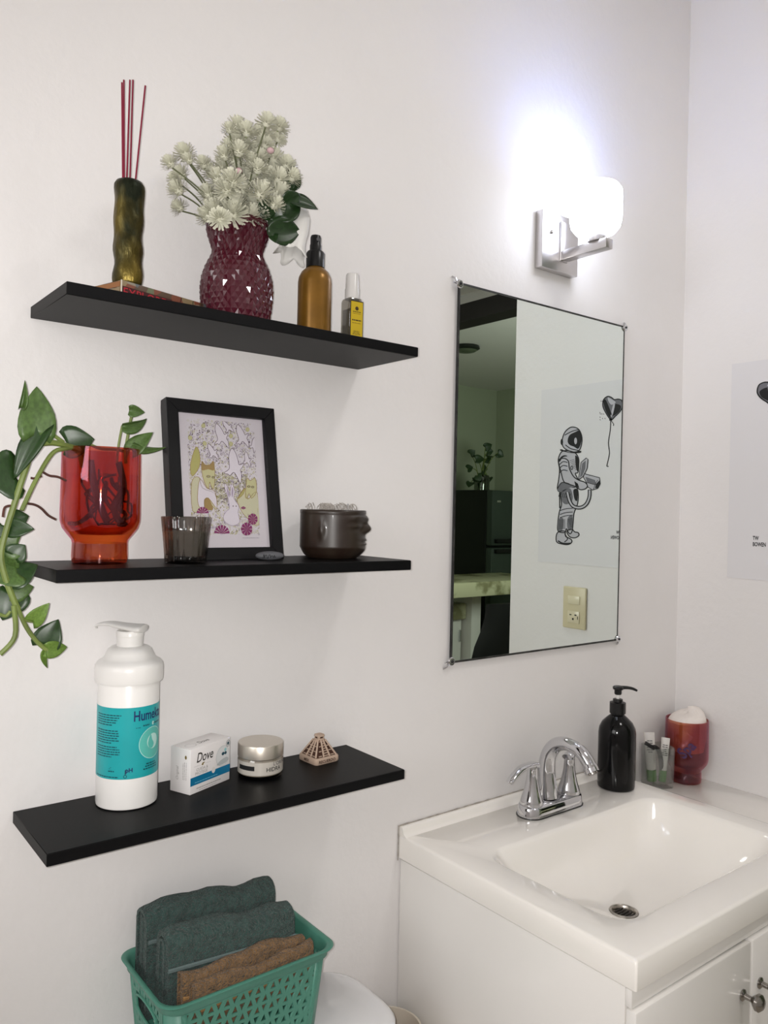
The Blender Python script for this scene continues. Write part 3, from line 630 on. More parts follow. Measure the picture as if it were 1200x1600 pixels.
bell = G().lathe([(.003, 0), (.011, .05 * LB), (.0175, .22 * LB), (.0205, .5 * LB), (.0190, .75 * LB), (.0205, .9 * LB), (.0245, 1.0 * LB)], 40, cap0=True, cap1=False, fr=lambda a, h: 1 + .20 * math.cos(5 * a) * (h / LB) ** 3 + .06 * math.cos(13 * a) * (h / LB) ** 4)
for v in bell.v: v.z += .006 * math.cos(5 * math.atan2(v.y, v.x)) * (v.z / LB) ** 3
Mb = Vector((0, 0, 1)).rotation_difference(ax_.normalized()).to_matrix().to_4x4(); Mb.translation = tb_ - bl
o = bell.xf(Mb).obj('bell_blossom', TUL, bq, angle=80); md = o.modifiers.new('thick', 'SOLIDIFY'); md.thickness = .0006

# ------------------------------------------------------------------ amber spray bottle
ab = thing('amber_spray_bottle', 'translucent amber spray bottle with black nozzle', 'bottle', (.4680, -.1085, Z1))
AMB = mat('amber_plastic', '7A561C', .30, .45, var=.12, vscale=30)
G().lathe([(.026, 0), (.0285, .003), (.0288, .012), (.0288, .094), (.0275, .103), (.023, .112), (.0165, .118), (.0135, .121), (.0135, .126)], 40).obj('body', AMB, ab)
G().lathe([(.0158, .120), (.0158, .144), (.0135, .1475)], 36, fr=lambda a, h: 1 + .012 * math.cos(18 * a)).obj('collar', BLACKP, ab)
hd = G().lathe([(.0100, .147), (.0100, .158), (.0092, .160), (.0092, .171), (.008, .1745)], 28).obj('spray_head', BLACKP, ab)
G().lathe([(.0032, 0), (.0032, .0025), (.0012, .0026)], 14).xf(Matrix.Translation((-.002, -.0089, .166)) @ Matrix.Rotation(R_(90), 4, 'X')).obj('nozzle', mat('grey_nozzle', '4B4B4D', .4), hd)
# ------------------------------------------------------------------ small yellow-label bottle
pf = thing('small_spray_bottle', 'small square clear bottle with yellow label and white cap', 'bottle', (.5425, -.1135, Z1), R_(-3))
CLG = thin_glass('clear_plastic', 'C9C6BE', .05, .08)
def sq(h, w, d, r=.004): return rrect(-w, w, -d, d, r, h, 5)
G().rings([sq(0, .0125, .0145), sq(.002, .0138, .0155), sq(.074, .0138, .0155), sq(.0785, .0125, .014), sq(.081, .0095, .0095)], True, True).obj('body', CLG, pf)
G().rings([sq(.003, .0118, .0135), sq(.06, .0118, .0135)], True, True).obj('liquid', mat('grey_liquid', '8B8678', .15, trans=.3), pf)
lb_ = G().box(-.0132, .0134, -.0163, -.0158, .002, .0735).obj('label', mat('label_border', '1C1608', .5), pf, False)
YEL = mat('yellow_label', 'B79C12', .5)
G().box(-.0118, .0122, -.0167, -.0164, .0035, .0718).obj('label_field', YEL, lb_, False)
BRN = mat('brown_print', '3A2A08', .6)
def lines(parent, M, mapf, rows_, seed=3, name='fine_print'):
    random.seed(seed); g = G()
    for a0, a1, b, h in rows_:
        a = a0
        while a < a1 - .0005:
            ln = min(a1 - a, random.uniform(.0018, .006)); g.add([mapf(a, b), mapf(a + ln, b), mapf(a + ln, b + h), mapf(a, b + h)], [(0, 1, 2, 3)]); a += ln + .0007
    o = g.obj(name, M, parent, False); o['kind'] = 'stuff'; return o
lf = lambda a, b: (a, -.01685, b)
dg2 = G(); fill2d(dg2, circ(0, .060, .0035), lambda a, b, L: Vector((a, -.0169, b)), 0); dg2.obj('emblem', BRN, lb_, False)
lines(lb_, BRN, lf, [(-.008, .008, .0535, .0014), (-.008, .008, .0508, .0007), (-.0095, .0095, .0385, .0022), (-.009, .009, .0342, .0008), (-.006, .006, .020, .0010), (-.007, .007, .0175, .0010), (-.008, .008, .015, .0010)])
CAPM = mat('frosted_cap', 'DCD9D6', .25, trans=.2)
G().lathe([(.0128, .0785), (.0128, .096), (.0119, .098), (.0112, .121), (.0098, .1235)], 32).obj('cap', CAPM, pf)

# ------------------------------------------------------------------ tumblers
cupp = [(.034, 0), (.0385, .002), (.0395, .010), (.0388, .030), (.0400, .035), (.0465, .043), (.0530, .052), (.0558, .062), (.0562, .072), (.0556, .12), (.0553, .1655), (.0546, .1685)]
cupi = [(.0526, .1680), (.0530, .12), (.0536, .072), (.0528, .063), (.048, .053), (.036, .043), (.001, .041)]
def tumbler(name, label, loc, M, M2):
    t = thing(name, label, 'glass', loc)
    G().lathe(cupp[3:] + cupi, 48, cap0=False).obj('bowl', M, t, angle=50)
    G().lathe(cupp[:4], 48, cap1=False).obj('foot', M2, t, angle=50)
    return t
IRI = thin_glass('iridescent_orange', 'FBCC90', .03, .07, (1, .55, .75, 1), 'EEB090', 9)
IRF = thin_glass('iridescent_foot', 'EEB985', .03, .10, (1, .6, .6, 1), 'C88480', 20)
C1 = Vector((.1265, -.0735, Z2))
tumbler('orange_tumbler', 'iridescent orange footed glass tumbler holding a trailing vine', C1, IRI, IRF)
w_ = G().lathe([(.001, .0425), (.035, .0445), (.047, .054), (.0520, .0635), (.0528, .072), (.0524, .13), (.001, .13)], 40)
tag(w_.obj('water', thin_glass('tinted_water', 'FDEBDD', .02, .03), None, loc=C1), 'water filling the orange tumbler around the vine roots', 'water')

# ------------------------------------------------------------------ trailing vine
pv = thing('pothos_vine', 'trailing pothos vine with heart-shaped green leaves', 'plant', C1 + Vector((0, 0, .05)))
pb = C1 + Vector((0, 0, .05))
VST = mat('vine_stem', '6C7A3E', .5, var=.2, vscale=20); ROOT = mat('brown_root', '4A2A22', .8, var=.3, vscale=30); DROOT = mat('submerged_root', '2C1512', .8)
VL = [mat('pothos_leaf', '48602F', .42, var=.22, vscale=9), mat('pothos_leaf_dark', '233B19', .38, var=.2, vscale=9), mat('pothos_leaf_pale', '5F7A33', .42, var=.2, vscale=9)]
hm = [leaf_mesh('leaf', M, 1, 1, 1.0, .22, .14, .5) for M in VL]; cm = [leaf_mesh('leaf', M, 1, 1, .3, .6, .5, .5) for M in VL]
def zv(a, b, y=-.1): return at(a / 3.333, 580 + b / 3.333, y=y)
def vine(pts, r, M, name='stem'):
    G().tube([zv(*p) - pb for p in [(a, b, c) for a, b, c in pts]] if len(pts) < 3 else [q for q in catmull([zv(*p) - pb for p in pts], 5)], r, 8).obj(name, M, pv)
vine([(470, 560, -.075), (440, 430, -.08), (345, 388, -.10), (255, 372, -.11), (180, 398, -.115), (130, 520, -.12), (75, 690, -.12), (32, 830, -.12), (5, 960, -.12), (30, 1080, -.12), (75, 1200, -.12), (95, 1240, -.12)], .0042, VST)
vine([(430, 500, -.075), (400, 410, -.085), (335, 405, -.105), (270, 430, -.115), (190, 560, -.12), (112, 725, -.125)], .0030, VST)
vine([(330, 370, -.10), (260, 320, -.105), (222, 290, -.105)], .0028, VST)
vine([(75, 1190, -.12), (130, 1320, -.12), (185, 1400, -.12), (245, 1455, -.12)], .0030, VST); vine([(72, 1220, -.125), (78, 1380, -.125), (0, 1475, -.125)], .0034, VST)
vine([(90, 1240, -.12), (130, 1295, -.12), (170, 1305, -.12)], .0016, VST); vine([(55, 1250, -.12), (30, 1275, -.12), (-10, 1262, -.12)], .0022, VST)
vine([(455, 375, -.07), (520, 402, -.075), (600, 408, -.075), (660, 420, -.075)], .0022, VST); vine([(610, 480, -.075), (615, 400, -.08), (636, 285, -.08)], .0018, VST); vine([(655, 480, -.075), (655, 400, -.08), (690, 205, -.08)], .0023, VST); vine([(650, 470, -.075), (680, 395, -.08), (740, 345, -.085)], .0016, VST)
for pts in ([(215, 520, -.118), (255, 543, -.12), (300, 550, -.12), (345, 570, -.118)], [(135, 688, -.12), (180, 695, -.122), (215, 715, -.122), (250, 750, -.122), (290, 772, -.122)], [(215, 545, -.118), (185, 558, -.12), (160, 556, -.12)], [(60, 700, -.12), (25, 710, -.12), (15, 760, -.12)]): vine(pts, .0016, ROOT, 'aerial_root')
random.seed(21)
for k in range(13):
    a = random.uniform(0, 6.28); r0 = random.uniform(.008, .03); pts = [Vector((r0 * math.cos(a) + .01, r0 * math.sin(a), .12 + random.uniform(-.02, .02)))]
    for q in range(5):
        p = pts[-1] + Vector((random.uniform(-.024, .024), random.uniform(-.02, .02), random.uniform(-.028, -.004)))
        rr = math.hypot(p.x, p.y)
        if rr > .043: p.x *= .043 / rr; p.y *= .043 / rr
        p.z = max(p.z, .058); pts.append(p)
    G().tube([q - Vector((0, 0, .05)) for q in catmull(pts, 4)], random.choice([.0012, .0018, .003]), 6).obj('root', DROOT, pv)
G().tube([q - Vector((0, 0, .05)) for q in catmull([Vector((-.02, -.01, .15)), Vector((-.012, -.008, .11)), Vector((.0, -.01, .075)), Vector((.006, -.012, .062))], 5)], .0055, 8).obj('submerged_stem', DROOT, pv)
G().tube([q - Vector((0, 0, .05)) for q in catmull([Vector((.025, .0, .15)), Vector((.032, -.004, .11)), Vector((.016, -.01, .085)), Vector((.024, -.01, .062))], 5)], .005, 8).obj('submerged_stem', DROOT, pv)
mm = .00034
LV = [((190, 330), (195, 72), 150, 0, 0, .1), ((225, 312), (55, 545), 95, 1, 0, .5), ((105, 190), (148, 68), 32, 0, 1, .4), ((345, 372), (490, 352), 150, 1, 0, .1), ((78, 540), (-70, 555), 215, 1, 0, .0),
      ((672, 205), (755, 215), 58, 0, 1, .2), ((634, 282), (797, 278), 58, 0, 1, .6), ((688, 412), (790, 312), 95, 0, 0, -.3), ((700, 372), (845, 442), 36, 0, 1, .9),
      ((70, 770), (155, 750), 80, 1, 0, 0), ((50, 815), (172, 822), 85, 1, 0, .2), ((95, 895), (-30, 890), 140, 0, 0, 0), ((70, 960), (130, 905), 95, 1, 0, .2), ((60, 1080), (195, 1000), 130, 1, 0, -.2), ((90, 1050), (-20, 1090), 130, 0, 0, .3),
      ((60, 1150), (178, 1125), 95, 0, 0, .4), ((70, 1160), (10, 1295), 150, 1, 0, .1), ((168, 1303), (253, 1215), 72, 2, 0, .3), ((232, 1425), (300, 1295), 125, 1, 0, 0), ((243, 1450), (357, 1440), 75, 2, 0, .5), ((10, 800), (-40, 860), 120, 1, 0, 0), ((30, 1020), (20, 930), 110, 0, 0, -.2)]
random.seed(8)
for (a, b), (c_, d_), wd_, mi_, cu_, rl in LV:
    y0 = -.112 if a < 300 else -.085; y0 += random.uniform(-.012, .006)
    put_leaf('leaf', (cm if cu_ else hm)[mi_], pv, pb, zv(a, b, y0), zv(c_, d_, y0 + random.uniform(-.02, .005)), wd_ * mm, rl)
put_leaf('leaf', cm[2], pv, pb, zv(237, 1455, -.12), zv(230, 1556, -.12), 26 * mm, .3)

# ------------------------------------------------------------------ framed print
fa_ = math.atan2(.045, .262)
ff = thing('picture_frame', 'black framed animal and bird print leaning on the wall', 'picture frame', (.2445, -.066, Z2)); ff.rotation_euler = (-fa_, 0, 0)
FW, FH, FB, FD = .200, .2665, .0205, .024
FRM = mat('black_frame', '0A0A0D', .42, spec=.35)
for nm, q4 in (('frame_rail', ((0, 0), (FW, 0), (FW - FB, FB), (FB, FB))), ('frame_rail', ((0, FH), (FW, FH), (FW - FB, FH - FB), (FB, FH - FB))), ('frame_stile', ((0, 0), (0, FH), (FB, FH - FB), (FB, FB))), ('frame_stile', ((FW, 0), (FW, FH), (FW - FB, FH - FB), (FW - FB, FB)))):
    G().add([(a, y, b) for y in (0, FD) for a, b in q4], [(0, 1, 2, 3), (4, 7, 6, 5)] + [(i, (i + 1) % 4, 4 + (i + 1) % 4, 4 + i) for i in range(4)]).obj(nm, FRM, ff, bevel=.0006, bseg=1)
G().box(FB - .002, FW - FB + .002, .010, .018, FB - .002, FH - FB + .002).obj('mat_board', mat('frame_mat', 'CFC8CF', .7), ff, False)
qTL, qTR, qBR, qBL = (145, 112), (970, 172), (1050, 1412), (205, 1425)
PX0, PX1, PZ0, PZ1 = .0375, .1625, .0415, .2375
def uvq(a, b):                                    # drawing coordinates -> unit square of the print
    s_, t_ = .5, .5
    for _ in range(8):
        ex = (1 - s_) * (1 - t_) * qTL[0] + s_ * (1 - t_) * qTR[0] + s_ * t_ * qBR[0] + (1 - s_) * t_ * qBL[0] - a
        ey = (1 - s_) * (1 - t_) * qTL[1] + s_ * (1 - t_) * qTR[1] + s_ * t_ * qBR[1] + (1 - s_) * t_ * qBL[1] - b
        s_ -= ex / 835; t_ -= ey / 1270
    return min(1, max(0, s_)), min(1, max(0, t_))
def fp(a, b, L=0):
    s_, t_ = uvq(a, b); return Vector((PX0 + s_ * (PX1 - PX0), .0098 - .00012 * (L + 1), PZ1 - t_ * (PZ1 - PZ0)))
INKS = [mat('print_line', '6B5A66', .7), mat('print_white', 'D6CFD8', .7), mat('print_olive', 'ABA663', .7), mat('print_pale_olive', 'C2BFA2', .7), mat('print_magenta', '7E1A5E', .7), mat('print_yellow', 'BDB98C', .7), mat('print_lilac', 'A99BB0', .7), mat('print_brown', '9A804C', .7)]
pb_ = G().box(PX0, PX1, .0098, .0099, PZ0, PZ1).obj('print_ground', mat('print_ground', 'CFC9D0', .7), ff, False)
cf = G(); random.seed(4)
for k in range(3000):
    a = random.uniform(160, 1035); b = random.uniform(125, 1405)
    if k > 2300: a, b = random.uniform(480, 890), random.uniform(740, 1060)
    r = random.uniform(5, 14); c = random.choice([0, 0, 0, 6, 6, 2, 5, 3] if b < 720 else [2, 2, 3, 5, 0, 6])
    if random.random() < .45: stroke2d(cf, circ(a, b, r, n=7), 3.8, lambda a, b, L: fp(a, b, L), 0, c, True)
    else: fill2d(cf, circ(a, b, r * .6, n=6), fp, 0, c)
cf.obj('print_confetti', INKS, pb_, False)['kind'] = 'stuff'
pg = G()
def PF(pts, mi, L, line=0, w=6, sm=True):
    q = smooth2d(pts, 3, True) if sm else pts
    fill2d(pg, q, fp, L, mi)
    if line is not None: stroke2d(pg, q, w, fp, L + 1, line, True)
def bird(cx, cy, s_, rot, flip=1):
    P_ = [(0, -150), (30, -110), (45, -40), (50, -5), (95, -10), (75, 20), (55, 40), (60, 80), (40, 150), (15, 90), (-10, 50), (-50, 75), (-60, 60), (-100, 45), (-50, 20), (-40, -20), (-35, -90)]
    c_, n_ = math.cos(R_(rot)), math.sin(R_(rot)); PF([(cx + s_ * (x * flip * c_ - y * n_), cy + s_ * (x * flip * n_ + y * c_)) for x, y in P_], 1, 2)
PF([(190, 640), (255, 440), (300, 520), (295, 660), (210, 770)], 2, 2, 7); PF([(205, 830), (290, 780), (330, 900), (480, 960), (500, 1130), (440, 1090), (400, 1010), (350, 1030), (350, 1120), (215, 1160)], 3, 2, 7); PF([(270, 1000), (300, 800), (380, 900), (480, 940), (500, 1120), (400, 1010), (350, 1040), (350, 1130), (290, 1110)], 1, 3, 7)
PF([(320, 690), (325, 600), (360, 640), (420, 640), (465, 600), (478, 760), (465, 910), (430, 870), (415, 830), (400, 905), (350, 830)], 5, 4, 7); PF([(325, 600), (360, 640), (420, 640), (465, 600), (470, 700), (400, 690), (322, 700)], 7, 5, None); PF(circ(400, 770, 22, 10), 2, 6); PF(circ(458, 778, 16, 10), 2, 6)
PF([(350, 1030), (400, 1010), (440, 1080), (450, 1140), (360, 1130)], 7, 4, None)
PF([(760, 1010), (850, 890), (870, 990), (900, 1010), (1010, 940), (1030, 1300), (850, 1200), (770, 1080)], 3, 2, 7); PF([(865, 880), (880, 780), (920, 810), (985, 780), (1000, 930), (935, 1005), (905, 950), (880, 1000), (855, 990)], 5, 3, 7); PF(circ(900, 875, 20, 9), 2, 5); PF(circ(950, 880, 18, 9), 2, 5); PF([(760, 1010), (850, 890), (830, 960)], 2, 4, 7)
PF([(640, 1010), (600, 900), (605, 845), (640, 900), (665, 990), (670, 900), (690, 850), (720, 930), (710, 1010), (770, 1090), (760, 1160), (780, 1250), (760, 1290), (680, 1310), (600, 1270), (580, 1210), (620, 1150), (655, 1120)], 1, 4, 6)
PF([(620, 880), (645, 940), (655, 1000), (630, 960)], 6, 6, None); PF([(690, 880), (705, 930), (690, 1000), (680, 950)], 6, 6, None)
for cx in (700, 738): PF(circ(cx, 1095, 7), 0, 6, None)
bird(555, 320, 1.05, -22); bird(640, 215, .62, -40); bird(815, 320, 1.0, -22); bird(450, 500, .72, -28); bird(715, 650, 1.35, -8); bird(880, 575, .62, -10); bird(965, 410, .6, 10)
def flower(cx, cy, r, a0=0, a1=360, n=9):
    st = (a1 - a0) / n
    for k in range(n): PF([(cx, cy)] + circ(cx, cy, r, n=5, a0=a0 + k * st + 3, a1=a0 + (k + 1) * st - 3), 4, 5, None, sm=False)
flower(950, 1235, 62); flower(870, 1345, 72); flower(560, 1400, 95, 180, 360, 7); flower(330, 1180, 72, 180, 360, 6); flower(830, 1130, 34, 200, 340, 3)
for k in range(60):
    a = random.uniform(215, 1030); b = random.uniform(1130, 1400); stroke2d(pg, [(a, b), (a + random.uniform(-14, 14), b - random.uniform(20, 55))], 4, fp, 3, random.choice([0, 2, 6, 0]))
for a, b in ((345, 200), (890, 235), (680, 310), (190, 340), (680, 400), (360, 400)): PF(circ(a, b, 24, n=10), 5, 1, 2, 4, False)
pg.obj('print_animals', INKS, pb_, False)
lines(ff, mat('frame_bottom_print', '7C7580', .7), lambda a, b: (a, .0095, b), [(.128, .160, .037, .0007)], 7, 'caption')
G().box(FB, FW - FB, .0072, .0082, FB, FH - FB).obj('glazing', thin_glass('frame_glazing', 'FBFBFB', .02, .015), ff, False)
G().box(.02, FW - .02, .0245, .0255, .02, FH - .02).obj('back_board', mat('back_board', '2A2420', .8), ff, False)

# ------------------------------------------------------------------ fluted candle glass
cg_ = Vector((.2455, -.1080, Z2))
ca = thing('candle_glass', 'small fluted smoky glass candle holder before the frame', 'candle', cg_)
flu = lambda a, h: 1 + .022 * math.cos(22 * a)
SMK = thin_glass('smoky_glass', 'D6D2CD', .04, .08)
G().lathe([(.028, 0), (.0305, .0015), (.0312, .008), (.0345, .045), (.0372, .0695), (.0362, .0705), (.0352, .0695), (.0325, .045), (.029, .012), (.0005, .010)], 88, fr=flu).obj('fluted_glass', SMK, ca, angle=70)
G().lathe([(.0275, .0115), (.0285, .013), (.0318, .047), (.030, .0485), (.0005, .048)], 32).obj('wax', mat('grey_wax', '6E6862', .5, sss=.2, var=.1, vscale=40), ca)
G().tube([(0, 0, .048), (.001, 0, .056)], .0008, 6).obj('wick', INK, ca)
# ------------------------------------------------------------------ engraved pebble
pe = thing('pebble', 'grey oval pebble with engraved word beside the frame', 'stone', (.3985, -.0975, Z2), R_(-14))
PEB = mat('grey_stone', '56575B', .6, bump=.3, bscale=80, var=.12, vscale=40)
pg_ = G().sphere((0, 0, .0075), 1, 28, 14, (.0245, .010, .0075)); pg_.obj('stone', PEB, pe)
eng = G(); wv = [(-.0135, .0035), (-.0125, .0105), (-.011, .004), (-.0105, .0085), (-.008, .009), (-.0075, .005), (-.005, .0045), (-.0045, .009), (-.002, .009), (-.0015, .005), (.001, .0085), (.003, .005), (.005, .009), (.0055, .005), (.008, .007)]
stroke2d(eng, smooth2d(wv, 3), .0011, lambda a, b, L: Vector((a, -.0102 * math.sqrt(max(.02, 1 - (a / .0245) ** 2 - ((b - .0075) / .0075) ** 2)) - .0002, b)), 0)
eng.obj('engraving', INK, pe, False)

# ------------------------------------------------------------------ face pot
fpv = Vector((.5385, -.0755, Z2))
pt = thing('face_planter', 'dark bronze face-shaped pot in profile', 'planter', fpv)
FPM = mat('bronze_ceramic', '2F271F', .40, coat=.15, col2='241812', vscale=18)
fdir = math.atan2(CR.y - .36, CR.x + .02)
def bump_(a, h, ca_, ch_, sa, sh): d = (a - fdir + math.pi) % (2 * math.pi) - math.pi; return math.exp(-((d - ca_) / sa) ** 2 - ((h - ch_) / sh) ** 2)
def face(a, h):
    v = 1.0
    for s_ in (-1, 1):
        v += .055 * min(1, 1.8 * bump_(a, h, s_ * .36, .071, .38, .0050))                      # brow band
        v += .040 * bump_(a, h, s_ * .5, .058, .25, .004) - .03 * bump_(a, h, s_ * .45, .052, .3, .004)
        v += .085 * bump_(a, h, s_ * 1.62, .050, .075, .013)                                       # ears
    v += .11 * bump_(a, h, 0, .056, .15, .006) + .13 * bump_(a, h, 0, .050, .17, .0055) + .07 * bump_(a, h, 0, .062, .12, .01)   # nose
    v += .06 * bump_(a, h, 0, .0335, .27, .0028) + .06 * bump_(a, h, 0, .0265, .24, .003) - .03 * bump_(a, h, 0, .030, .3, .0015) # lips
    v += .05 * bump_(a, h, 0, .015, .3, .006)
    return v
pr = [(.042, 0), (.0455, .002), (.050, .006)] + [(.050 + .0085 * min(1, (k * .0018) / .014) ** .8, .006 + k * .0018) for k in range(1, 41)] + [(.0590, .0795), (.0590, .085), (.0568, .086), (.0555, .084)]
G().lathe(pr, 120, fr=lambda a, h: face(a, h) if h < .0775 else 1).obj('face_body', FPM, pt, angle=75)
G().lathe([(.001, .0795), (.054, .0795), (.056, .083)], 40, cap0=False, cap1=False).obj('fill', mat('white_filling', 'B9B4AC', .7), pt)
WIR = mat('clear_coil', 'A9A29B', .3); random.seed(13)
cw = thing('wire_coils', 'fine curly pale wire coils heaped in the face pot', 'wire', fpv + Vector((0, 0, .0805)))
for k in range(26):
    a = random.uniform(0, 6.28); r = .046 * math.sqrt(random.random()); c0 = Vector((r * math.cos(a), r * math.sin(a), .004)); R1 = random.uniform(.005, .0085); ax = Vector((random.uniform(-1, 1), random.uniform(-1, 1), .3)).normalized()
    e1 = ax.orthogonal().normalized(); e2 = ax.cross(e1)
    G().tube([c0 + e1 * (R1 * math.cos(t * .7)) + e2 * (R1 * math.sin(t * .7)) + ax * (t * .0005) + Vector((0, 0, .003)) for t in range(22)], .00045, 5).obj('coil', WIR, cw)

# ================================================================== LOWEST SHELF
hb = Vector((.1830, -.0510, Z3))
vdir = math.atan2(CAM.y - hb.y, CAM.x - hb.x)
hu = thing('pump_bottle', 'large white pump bottle with teal lettered label', 'bottle', hb)
G().lathe([(.0424, 0), (.0450, .002), (.0456, .006), (.0456, .186), (.044, .190)], 56).obj('body', WHITEP, hu)
G().lathe([(.0450, .1855), (.0495, .1865), (.0507, .190), (.0507, .2060), (.0500, .2120), (.0470, .2165), (.0410, .2200), (.0375, .2235), (.0350, .2290), (.0325, .2345), (.0270, .2385), (.0215, .2395)], 56).obj('screw_cap', WHITEP, hu)
pm = G().lathe([(.0196, .2385), (.0196, .2535), (.0204, .254), (.0204, .2605), (.0190, .2625)], 40).obj('pump_collar', WHITEP, hu)
nd = Vector((-CR.x, -CR.y, 0)).normalized(); nd = Matrix.Rotation(R_(-6), 3, 'Z') @ nd
c0 = Vector((0, 0, .2650))
pth = catmull([c0 - nd * .0225 + Vector((0, 0, .001)), c0 - nd * .012 + Vector((0, 0, .001)), c0 + nd * .010 + Vector((0, 0, .0035)), c0 + nd * .030 + Vector((0, 0, .0065)), c0 + nd * .046 + Vector((0, 0, .0055)), c0 + nd * .0545 + Vector((0, 0, .002)), c0 + nd * .0550 + Vector((0, 0, -.002))], 4)
rr = [.018, .0205, .0215, .022] + [max(.0058, .022 - .0010 * i) for i in range(1, len(pth) - 3)]
G().tube(pth, rr[:len(pth)], 16, flat=.30, up=(0, 0, 1)).obj('nozzle', WHITEP, pm)
TEAL = mat('teal_label', '1F9EA3', .35, var=.05, vscale=15); NAVY = mat('navy_ink', '12235A', .5); DTEAL = mat('dark_teal_ink', '0E4A55', .5); LTEAL = mat('pale_teal_ink', 'B5DDD6', .5); MTEAL = mat('mid_teal_ink', '58B5AA', .5)
LR = .0458; g = G(); n = 60
ang = lambda u: vdir + u            # + = to the right in the photograph
for k in range(n + 1):
    a = ang(R_(-112) + R_(224) * k / n)
    for h in (.0475, .1535): g.v.append(Vector((LR * math.cos(a), LR * math.sin(a), h)))
g.f = [(2 * k, 2 * k + 2, 2 * k + 3, 2 * k + 1) for k in range(n)]; g.mi = [0] * n
la = g.obj('label', TEAL, hu)
def lab(th, h, L=1): a = ang(th); r = LR + .00012 * L; return Vector((r * math.cos(a), r * math.sin(a), h))
lettering('brand_name', 'Humekta', .0215, NAVY, la, None, bend=(LR + .0002, ang(R_(9)), .1330), bold=.0004, sx=.70)
lettering('ph_mark', 'pH', .0085, NAVY, la, None, bend=(LR + .0002, ang(R_(-3)), .0580), bold=.0003)
random.seed(2)
g = G()
for y0, nrow in ((.1415, 5), (.1185, 6), (.0945, 5)):
    for r_ in range(nrow):
        a = R_(-68); e = R_(random.uniform(-22, -12)) if r_ < nrow - 1 else R_(-30)
        while a < e:
            ln = min(e - a, R_(random.uniform(3, 8))); h = y0 - r_ * .0036
            g.add([lab(a, h), lab(a + ln, h), lab(a + ln, h + .0017), lab(a, h + .0017)], [(0, 1, 2, 3)]); a += ln + R_(1)
for (a0, a1, h, th) in ((-70, -16, .0500, .0016), (14, 24, .1220, .0009), (28, 42, .1235, .0022), (52, 75, .1240, .0022), (36, 60, .0650, .0020), (34, 64, .0615, .0020), (30, 66, .0578, .0020), (-36, -24, .0585, .0018)):
    a = R_(a0)
    while a < R_(a1):
        ln = min(R_(a1) - a, R_(random.uniform(3, 7))); g.add([lab(a, h), lab(a + ln, h), lab(a + ln, h + th), lab(a, h + th)], [(0, 1, 2, 3)]); a += ln + R_(1)
lab2 = lambda a, b, L: lab(a / LR, b, L)
stroke2d(g, [(-.0028, .0535), (-.0028, .0610), (-.0005, .0625)], .0014, lab2, 1); stroke2d(g, circ(-.0028, .0518, .0022, n=12), .0010, lab2, 1, 0, True); stroke2d(g, [(-.024, .0655), (-.028, .0625), (-.024, .061), (-.028, .0595), (-.022, .0585)], .0006, lab2, 1)
g.obj('label_print', DTEAL, la, False)['kind'] = 'stuff'
g = G(); cx = R_(50) * LR; cy = .0965
disc2d(g, cx, cy, .0235, .0235, lab2, 1, 0); stroke2d(g, circ(cx, cy, .0235, n=32), .0008, lab2, 2, 1, True); disc2d(g, cx + .001, cy + .002, .0115, .0115, lab2, 2.5, 1); fill2d(g, smooth2d([(cx - .004, cy + .013), (cx - .009, cy + .001), (cx - .006, cy - .007), (cx, cy - .008), (cx + .003, cy - .002), (cx - .001, cy + .005)], 4, True), lab2, 6, 0)
fill2d(g, circ(cx + .001, cy + .038 - .009, .0022, .003, n=10), lab2, 1, 1)
g.obj('drop_logo', [MTEAL, LTEAL], la, False)

# ------------------------------------------------------------------ soap box
db = Vector((.2710, -.0860, Z3)); dth = R_(21.5); DL, DD, DH = .0925, .0435, .0715
do = thing('soap_box', 'white bar soap carton with blue stripe', 'box', db, dth)
CART = mat('white_carton', 'E3DFDE', .38)
G().box(0, DL, 0, DD, 0, DH).obj('carton', CART, do, bevel=.0012)
BLU = mat('stripe_blue', '0F6C93', .4); CHAR = mat('charcoal_ink', '2B2622', .5); SILV = mat('silver_ink', 'A8A5A2', .35, .3); GOLD = mat('gold_ink', '7A6A3A', .45)
G().box(.0006, DL - .0004, -.0003, -.0001, .0135, .0265).obj('blue_stripe', BLU, do, False)
G().box(DL + .0001, DL + .0003, .0006, DD - .0006, .0135, .0265).obj('blue_stripe', BLU, do, False)
fm = lambda x, z: basis((x, -.0004, z), (1, 0, 0), (0, 0, 1))
lettering('brand_name', 'Dove', .0215, CHAR, do, fm(.0125, .0480), shear=.25, sx=.80, bold=.0002)
bd = G(); bird2 = [(.0245, .0420), (.0275, .0455), (.0325, .0448), (.0290, .0432), (.0285, .0412)]
fill2d(bd, smooth2d(bird2, 3, True), lambda a, b, L: Vector((a, -.0004, b)), 0); bd.obj('bird_mark', GOLD, do, False)
lettering('wording', 'CUIDA &', .0066, SILV, do, fm(.0130, .0345)); lettering('wording', 'PROTEGE', .0066, SILV, do, fm(.0105, .0285))
lines(do, mat('stripe_print', '6FB3CC', .5), lambda a, b: (a, -.00042, b), [(.01, .062, .0165, .0011)], 5); lines(do, SILV, lambda a, b: (a, -.00042, b), [(.014, .07, .0065, .0013), (.02, .06, .0032, .0008), (.008, .022, .0425, .0004), (.0335, .045, .0425, .0004)], 6)
sw = G(); W_ = lambda a, b, L: Vector((a, -.0003 - .00008 * (L + 1), b))
